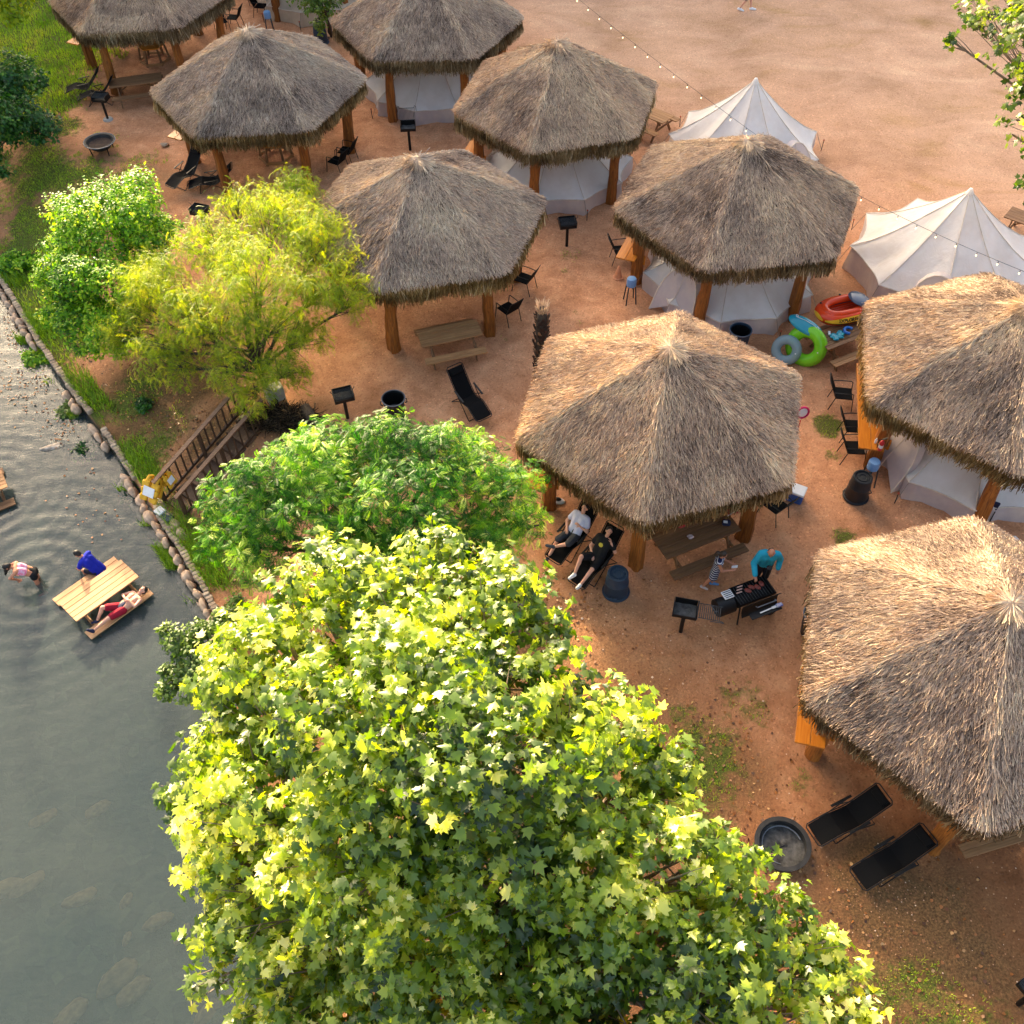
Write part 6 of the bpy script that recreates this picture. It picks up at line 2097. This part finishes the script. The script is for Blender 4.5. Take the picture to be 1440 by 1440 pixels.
def remeshed(name, mb, mat, voxel, smooth_it=3, parent=None):
    me = mb.mesh(name + '_src', mat)
    o = bpy.data.objects.new('src', me); COL.objects.link(o)
    md = o.modifiers.new('r', 'REMESH'); md.mode = 'VOXEL'; md.voxel_size = voxel; md.use_smooth_shade = True
    sm_ = o.modifiers.new('s', 'SMOOTH'); sm_.factor = .5; sm_.iterations = smooth_it
    dc = o.modifiers.new('d', 'DECIMATE'); dc.ratio = .34
    dg = bpy.context.evaluated_depsgraph_get()
    res = bpy.data.meshes.new_from_object(o.evaluated_get(dg))
    bpy.data.objects.remove(o); bpy.data.meshes.remove(me)
    res.name = name
    if not res.materials: res.materials.append(mat)
    return link(name, res, parent)


def V3(p): return Vector(p)


def person(label, loc, rotz, J, skin, hair, wear, hairy=None, sc=1.0, head_r=1.0, curl=.5, bald=False):
    """J: joints in the person's own space; wear: list of (name, material, segments, extra radius)"""
    t = thing('person', label, 'person', loc, rotz, None, sc)
    J = {k: V3(v) for k, v in J.items()}
    lat = (J['shL'] - J['shR']).normalized()
    hipC = (J['hipL'] + J['hipR']) / 2
    shC = (J['shL'] + J['shR']) / 2
    rad = {'uarm': (.052, .043), 'farm': (.041, .028), 'thigh': (.088, .058), 'calf': (.055, .036)}

    def torso(mb, e, part='all'):
        mid = hipC.lerp(shC, .5)
        mb.capsule(J['hipL'].lerp(hipC, .25), J['hipR'].lerp(hipC, .25), .098 + e)
        for s in (-1, 1):
            mb.capsule(hipC + lat * s * .055, mid + lat * s * .06, .098 + e, .105 + e)
            mb.capsule(mid + lat * s * .06, shC + lat * s * .075 - (shC - mid).normalized() * .09, .105 + e, .115 + e)
        mb.capsule(J['shL'].lerp(shC, .18), J['shR'].lerp(shC, .18), .066 + e)

    def limb(mb, a, b, r, e, f0=0.0, f1=1.0):
        mb.capsule(J[a].lerp(J[b], f0), J[a].lerp(J[b], f1), r[0] * (1 - f0) + r[1] * f0 + e, r[0] * (1 - f1) + r[1] * f1 + e)

    def foot(mb, s, e):
        an, to = J['an' + s], J['to' + s]
        d = (to - an).normalized()
        kn = (an - J['kn' + s]).normalized()
        heel = an + kn * .045 - d * .03
        mb.capsule(heel, to, .036 + e, .028 + e)
        mb.capsule(an, heel, .036 + e)
        mb.capsule(an, an.lerp(to, .6), .034 + e, .026 + e)

    mb = MB()
    torso(mb, 0)
    # neck and head
    nk, hd = J['neck'], J['head']
    up = (hd - nk).normalized()
    fd = J['face'].normalized(); fd = (fd - up * fd.dot(up)).normalized()
    sd = up.cross(fd)
    HM = Matrix((sd, -fd, up)).transposed()      # local x side, -y face, z up
    h = head_r
    mb.capsule(shC + (nk - shC) * .1, nk.lerp(hd, .4), .052, .048)
    mb.ball(hd + up * .025 * h, (.073 * h, .088 * h, .095 * h), 16, 10, HM)
    mb.ball(hd - up * .05 * h + fd * .025 * h, (.052 * h, .055 * h, .062 * h), 12, 8, HM)
    mb.ball(hd + fd * .092 * h - up * .012, (.012, .018, .022), 8, 6, HM)
    mb.ball(hd + fd * .078 * h - up * .062, (.024, .012, .010), 8, 6, HM)
    for s in (-1, 1): mb.ball(hd + sd * s * .076 * h, (.012, .022, .030), 8, 6, HM)
    for s in 'LR':
        limb(mb, 'sh' + s, 'el' + s, rad['uarm'], 0); limb(mb, 'el' + s, 'wr' + s, rad['farm'], 0)
        limb(mb, 'hip' + s, 'kn' + s, rad['thigh'], 0)
        kn, an = J['kn' + s], J['an' + s]
        limb(mb, 'kn' + s, 'an' + s, rad['calf'], 0)
        back = (J['hip' + s] - kn).cross(an - kn).cross(an - kn)
        if back.length > 1e-4:
            back.normalize()
            mb.ball(kn.lerp(an, .32) - back * .012, (.052, .052, .10), 10, 7, Matrix((lat.cross((an - kn).normalized()), lat, (an - kn).normalized())).transposed())
        foot(mb, s, 0)
        # hand: palm, four fingers of unequal length, thumb leaving the side of the palm
        el, wr = J['el' + s], J['wr' + s]
        d = J.get('hd' + s)
        d = (d - wr).normalized() if d is not None else (wr - el).normalized()
        pn = J.get('pn' + s, V3((0, 0, -1)))
        pn = (pn - d * pn.dot(d))
        pn = pn.normalized() if pn.length > .05 else d.orthogonal().normalized()
        w = d.cross(pn)
        if s == 'R': w = -w
        mb.ball(wr + d * .045, (.040, .017, .052), 12, 8, Matrix((w, pn, d)).transposed())
        for i, (o_, L) in enumerate(((.028, .066), (.010, .076), (-.010, .070), (-.027, .055))):
            b0 = wr + d * .082 + w * o_
            b1 = b0 + (d * math.cos(curl * .8) + pn * math.sin(curl * .8)) * L * .5
            b2 = b1 + (d * math.cos(curl * 2) + pn * math.sin(curl * 2)) * L * .5
            mb.capsule(b0, b1, .0105, .0098, 8); mb.capsule(b1, b2, .0098, .0085, 8)
        t0 = wr + d * .028 + w * .032
        t1 = t0 + (d * .6 + w * .75 + pn * .2).normalized() * .035
        t2 = t1 + (d * .85 + w * .25 + pn * .4).normalized() * .03
        mb.capsule(t0, t1, .0125, .011, 8); mb.capsule(t1, t2, .011, .009, 8)
    body = remeshed('body', mb, skin, .0085, 2, t)
    for s in (-1, 1):
        mb = MB(); mb.ball(hd + fd * .080 * h + up * .018 + sd * s * .030, (.011, .008, .007), 8, 6, HM); mb.build('eye', M['eye'], t)
    if not bald:
        mb = MB()
        mb.ball(hd + up * .045 * h - fd * .018, (.082 * h, .092 * h, .088 * h), 16, 10, HM)
        mb.ball(hd - fd * .045 * h, (.076 * h, .058 * h, .085 * h), 14, 9, HM)
        for (a, b, r0, r1) in (hairy or []): mb.capsule(a, b, r0, r1)
        remeshed('hair', mb, hair, .012, 1, t)
    else:
        mb = MB(); mb.ball(hd - fd * .03 * h + up * .005, (.079 * h, .074 * h, .045 * h), 14, 8, HM); remeshed('hair', mb, hair, .012, 1, t)
    for (nm, mat, segs, e) in wear:
        mb = MB()
        for sg in segs:
            if sg == 'torso': torso(mb, e)
            elif sg == 'hips':
                mb.capsule(J['hipL'].lerp(hipC, .2), J['hipR'].lerp(hipC, .2), .102 + e)
                mb.capsule(hipC, hipC.lerp(shC, .22), .108 + e, .105 + e)
            elif sg == 'waist': 
                for s in (-1, 1): mb.capsule(hipC.lerp(shC, .12) + lat * s * .06, hipC.lerp(shC, .25) + lat * s * .06, .105 + e)
            elif sg == 'bust':
                for s in (-1, 1): mb.capsule(hipC.lerp(shC, .55) + lat * s * .06, hipC.lerp(shC, .78) + lat * s * .07, .106 + e, .108 + e)
            elif sg == 'shirt':
                torso(mb, e)
                hem = hipC + (hipC - shC).normalized() * .06
                for s in (-1, 1): mb.capsule(hipC.lerp(shC, .3) + lat * s * .065, hem + lat * s * .06, .108 + e, .112 + e)
            elif sg == 'skirt':
                kn = (J['knL'] + J['knR']) / 2
                b = hipC.lerp(kn, .72)
                for s in (-1, 0, 1): mb.capsule(hipC.lerp(shC, .35) + lat * s * .05, b + lat * s * .09, .095 + e, .11 + e)
            elif sg[0] == 'sleeve':
                for s in 'LR': limb(mb, 'sh' + s, 'el' + s, rad['uarm'], e + .006, 0, min(1, sg[1]))
                if sg[1] > 1:
                    for s in 'LR': limb(mb, 'el' + s, 'wr' + s, rad['farm'], e + .004, 0, sg[1] - 1)
            elif sg[0] == 'leg':
                for s in 'LR': limb(mb, 'hip' + s, 'kn' + s, rad['thigh'], e + .012, 0, min(1, sg[1]))
                if sg[1] > 1:
                    for s in 'LR': limb(mb, 'kn' + s, 'an' + s, rad['calf'], e + .010, 0, sg[1] - 1)
            elif sg[0] == 'foot': foot(mb, sg[1], e)
        remeshed(nm, mb, mat, .013, 3, t)
    return t


def stand(bend=0.0, fwd=(0, -1, 0), **kw):
    """an upright figure about 1.72 m tall facing -y; returns its joints"""
    J = dict(hipL=(.09, 0, .92), hipR=(-.09, 0, .92), knL=(.10, -.02, .49), knR=(-.10, -.02, .49), anL=(.10, .03, .09), anR=(-.10, .03, .09),
             toL=(.13, -.15, .035), toR=(-.13, -.15, .035), shL=(.18, .01, 1.40), shR=(-.18, .01, 1.40), neck=(0, .01, 1.47), head=(0, -.02, 1.60), face=(0, -1, -.15),
             elL=(.25, .03, 1.13), elR=(-.25, .03, 1.13), wrL=(.25, -.08, .90), wrR=(-.25, -.08, .90))
    c_, s_ = math.cos(bend), math.sin(bend)
    piv = Vector((0, 0, .95))
    for k in ('shL', 'shR', 'neck', 'head', 'elL', 'elR', 'wrL', 'wrR'):
        q = Vector(J[k]) - piv
        J[k] = tuple(piv + Vector((q.x, q.y * c_ - q.z * s_, q.y * s_ + q.z * c_)))
    q = Vector(J['face']); J['face'] = (q.x, q.y * c_ - q.z * s_, q.y * s_ + q.z * c_)
    J.update(kw)
    return J


# bather with long hair bending forward, knee deep in the river
p = G(54, 816, WATER_Z)
J = stand(R(52))
J.update(elL=(.24, -.52, 1.12), elR=(-.24, -.52, 1.12), wrL=(.16, -.42, .92), wrR=(-.14, -.50, .90), face=(0, -.7, -.9), pnL=(0, 1, 0), pnR=(0, 1, 0))
hdv = Vector(J['head'])
person('person in pink top and black shorts bending over in the river', (p.x, p.y, WATER_Z - .52), R(-78), J, M['skin_b'], M['hair_dark'],
       [('top', simple('pink_top', (.70, .10, .22), (.65, .55, .70), .8, 0, 14), ['bust'], .016), ('shorts', cloth('black_shorts', (.012, .012, .014)), ['hips', ('leg', .22)], .012)],
       [(hdv + Vector((0, .05, .06)), hdv + Vector((.02, -.08, -.12)), .07, .06), (hdv + Vector((.02, -.05, -.05)), hdv + Vector((.03, -.14, -.26)), .055, .03)], .95)

# boy in blue on the far bench of the river table
TM = Matrix.Rotation(RIV_R, 3, 'Z')
q = RIV_T + TM @ Vector((.40, .78, 0))
J = dict(hipL=(.09, 0, .56), hipR=(-.09, 0, .56), knL=(.13, -.40, .50), knR=(-.12, -.40, .50), anL=(.13, -.40, .10), anR=(-.12, -.38, .10), toL=(.14, -.57, .05), toR=(-.13, -.55, .05),
         shL=(.18, -.28, .93), shR=(-.18, -.28, .93), neck=(0, -.33, .98), head=(0, -.44, 1.06), face=(0, -.75, -.7), elL=(.24, -.40, .70), elR=(-.24, -.42, .70), wrL=(.12, -.55, .55), wrR=(-.10, -.58, .55), pnL=(0, 0, -1), pnR=(0, 0, -1))
person('person in blue shirt sitting hunched on the far bench of the river table', q, RIV_R + R(205), J, M['skin_b'], M['hair_dark'],
       [('shirt', cloth('blue_shirt', (.012, .022, .36)), ['shirt', ('sleeve', .6)], .02), ('shorts', cloth('dark_shorts', (.015, .017, .03)), ['hips', ('leg', .75)], .012)], None, .97)

# man lying on the near bench
q = RIV_T + TM @ Vector((.10, -.76, .46))
J = dict(hipL=(-.02, -.08, .11), hipR=(-.02, .08, .11), knL=(-.44, -.07, .17), knR=(-.36, .20, .32), anL=(-.86, -.05, .10), anR=(-.62, .20, .02), toL=(-.97, -.02, .22), toR=(-.74, .28, -.03),
         shL=(.46, -.18, .13), shR=(.46, .18, .13), neck=(.53, 0, .14), head=(.66, .0, .17), face=(-.15, .12, 1), elL=(.24, -.27, .18), elR=(.24, .26, .18), wrL=(.22, -.06, .27), wrR=(.20, .08, .27),
         hdL=(.20, .10, .27), hdR=(.22, -.08, .28), pnL=(0, 0, -1), pnR=(0, 0, -1))
person('shirtless person in red shorts lying on the bench of the river table', q, RIV_R, J, M['skin_a'], M['hair_dark'],
       [('shorts', cloth('red_shorts', (.30, .012, .030)), [('leg', .72)], .018), ('waistband', M['navy'], ['hips'], .014), ('shoe', M['navy'], [('foot', 'L')], .008), ('shoe', M['navy'], [('foot', 'R')], .008)], None, 1.0)

# pair on the recliners
def on_recliner(label, rec, J, skin, hair, wear, dx=(0, 0, 0)):
    return person(label, rec.location + Vector(dx), rec.rotation_euler.z, J, skin, hair, wear)


Jb = dict(hipL=(.09, .02, .50), hipR=(-.09, .02, .50), shL=(.18, .34, .90), shR=(-.18, .34, .90), neck=(0, .39, .96), head=(0, .46, 1.09), face=(0, -.75, .35))
J = dict(Jb, knL=(.16, -.40, .66), anL=(-.10, -.62, .56), toL=(-.26, -.72, .58), knR=(-.14, -.42, .62), anR=(-.16, -.78, .22), toR=(-.17, -.93, .12),
         elL=(.30, .18, .66), elR=(-.31, .16, .66), wrL=(.12, .12, .80), wrR=(-.14, -.06, .68), face=(0, -.85, -.45), pnL=(0, .5, -1), pnR=(0, 0, -1))
on_recliner('person in white shirt and dark shorts sitting on the left recliner', REC_A, J, M['skin_a'], M['hair_dark'],
            [('shirt', cloth('white_shirt', (.62, .60, .74), (.52, .5, .66)), ['shirt', ('sleeve', .55)], .022), ('shorts', cloth('charcoal_shorts', (.045, .048, .055)), ['hips', ('leg', .98)], .02), ('shoe', cloth('grey_shoe', (.06, .07, .09)), [('foot', 'R')], .010), ('shoe', cloth('grey_shoe_b', (.06, .07, .09)), [('foot', 'L')], .010)])
J = dict(Jb, knL=(.16, -.40, .60), anL=(.12, -.80, .36), toL=(.14, -.96, .42), knR=(-.20, -.36, .76), anR=(-.16, -.66, .42), toR=(-.18, -.84, .42),
         elL=(.33, .30, .70), elR=(-.28, .14, .64), wrL=(.20, .30, .95), wrR=(-.08, -.06, .62), hdL=(.12, .36, 1.02), face=(.5, -.7, .2), pnL=(-1, 0, 0), pnR=(0, 0, -1))
pB = on_recliner('person in black shirt with yellow print and white shoes on the right recliner', REC_B, J, M['skin_a'], M['hair_dark'],
                 [('shirt', cloth('black_shirt', (.012, .012, .013)), ['shirt', ('sleeve', .55)], .022), ('shorts', cloth('black_shorts_b', (.010, .010, .012)), ['hips', ('leg', .8)], .02), ('shoe', cloth('white_shoe', (.7, .7, .7)), [('foot', 'R')], .012), ('shoe', cloth('white_shoe_b', (.7, .7, .7)), [('foot', 'L')], .012)])
mb = MB(); mb.ball((0, .155, .865), (.062, .016, .055), 14, 8, Matrix.Rotation(R(-35), 3, 'X')); mb.build('shirt_print', cloth('yellow_print', (.62, .48, .06)), pB)

# child in striped dress
m, nt, out = nmat('striped_cloth')
wv = nt.nodes.new('ShaderNodeTexWave'); wv.wave_type = 'BANDS'; wv.bands_direction = 'Z'; wv.inputs['Scale'].default_value = 3.6; wv.inputs['Distortion'].default_value = .6
nt.links.new(coords(nt, 'Object'), wv.inputs['Vector'])
princ(nt, out, ramp(nt, wv.outputs[1], [(.60, (.014, .016, .055)), (.70, (.5, .5, .55))]), .85, 0, .2)
p = G(1001, 826, 0)
J = stand(R(6), elL=(.21, -.16, 1.13), elR=(-.21, -.16, 1.13), wrL=(.10, -.40, 1.17), wrR=(-.12, -.40, 1.15), face=(0, -1, -.45), anR=(-.12, .26, .12), knR=(-.10, .10, .50), toR=(-.13, .12, .04), pnL=(0, 0, -1), pnR=(0, 0, 1))
person('person in navy striped dress holding a phone beside the smoker', (p.x, p.y, 0), R(72), J, M['skin_b'], M['hair_brown'],
       [('dress', m, ['torso', 'skirt'], .02), ('sandal', cloth('blue_sandal', (.12, .28, .55)), [('foot', 'L')], .008), ('sandal', cloth('pale_sandal', (.55, .45, .42)), [('foot', 'R')], .008)],
       [(Vector((0, .06, 1.62)), Vector((0, .12, 1.50)), .07, .05)], .84, 1.1)
q = Vector((p.x, p.y, 0)) + Matrix.Rotation(R(72), 3, 'Z') @ (Vector((0, -.47, 1.19)) * .84)
mb = MB(); mb.box((0, 0, 0), (.075, .15, .012), Matrix.Rotation(R(-30), 3, 'X'), .004); loose('phone', 'pale phone in the hands of the person in the striped dress', 'phone', mb, M['white'], q, R(72))

# cook in turquoise
p = G(1066, 822, 0)
J = stand(R(20), elR=(-.30, -.22, 1.10), wrR=(-.26, -.46, .95), elL=(.30, -.05, 1.10), wrL=(.27, -.20, .92), face=(-.1, -.75, -.75), hdR=(-.24, -.56, .92), pnR=(0, 0, -1))
person('bald person in turquoise long sleeved shirt cooking at the smoker', (p.x, p.y, 0), R(-6), J, M['skin_b'], M['hair_brown'],
       [('shirt', cloth('turquoise_shirt', (.025, .36, .50), (.02, .29, .42)), ['shirt', ('sleeve', 1.9)], .03), ('trousers', cloth('dark_trousers', (.02, .022, .03)), ['hips', ('leg', 1.4)], .02), ('shoe', cloth('dark_shoe', (.02, .02, .02)), [('foot', 'L')], .01), ('shoe', cloth('dark_shoe_b', (.02, .02, .02)), [('foot', 'R')], .01)], None, 1.04, 1.05, .6, True)

# walker whose lower legs show at the top edge
p = G(1048, 15, 0)
J = stand(0.0, knL=(.10, -.16, .50), anL=(.10, -.22, .10), toL=(.12, -.42, .05), knR=(-.10, .02, .50), anR=(-.10, .26, .12), toR=(-.11, .08, .04))
person('walking person of whom only the legs show at the top edge', (p.x, p.y, 0), R(75), J, M['skin_a'], M['hair_brown'],
       [('shirt', cloth('grey_shirt', (.3, .3, .32)), ['shirt', ('sleeve', .5)], .02), ('shorts', cloth('tan_shorts', (.3, .24, .18)), ['hips', ('leg', .9)], .018), ('shoe', M['white'], [('foot', 'L')], .012), ('shoe', M['white'], [('foot', 'R')], .012)])
bpy.context.view_layer.update()
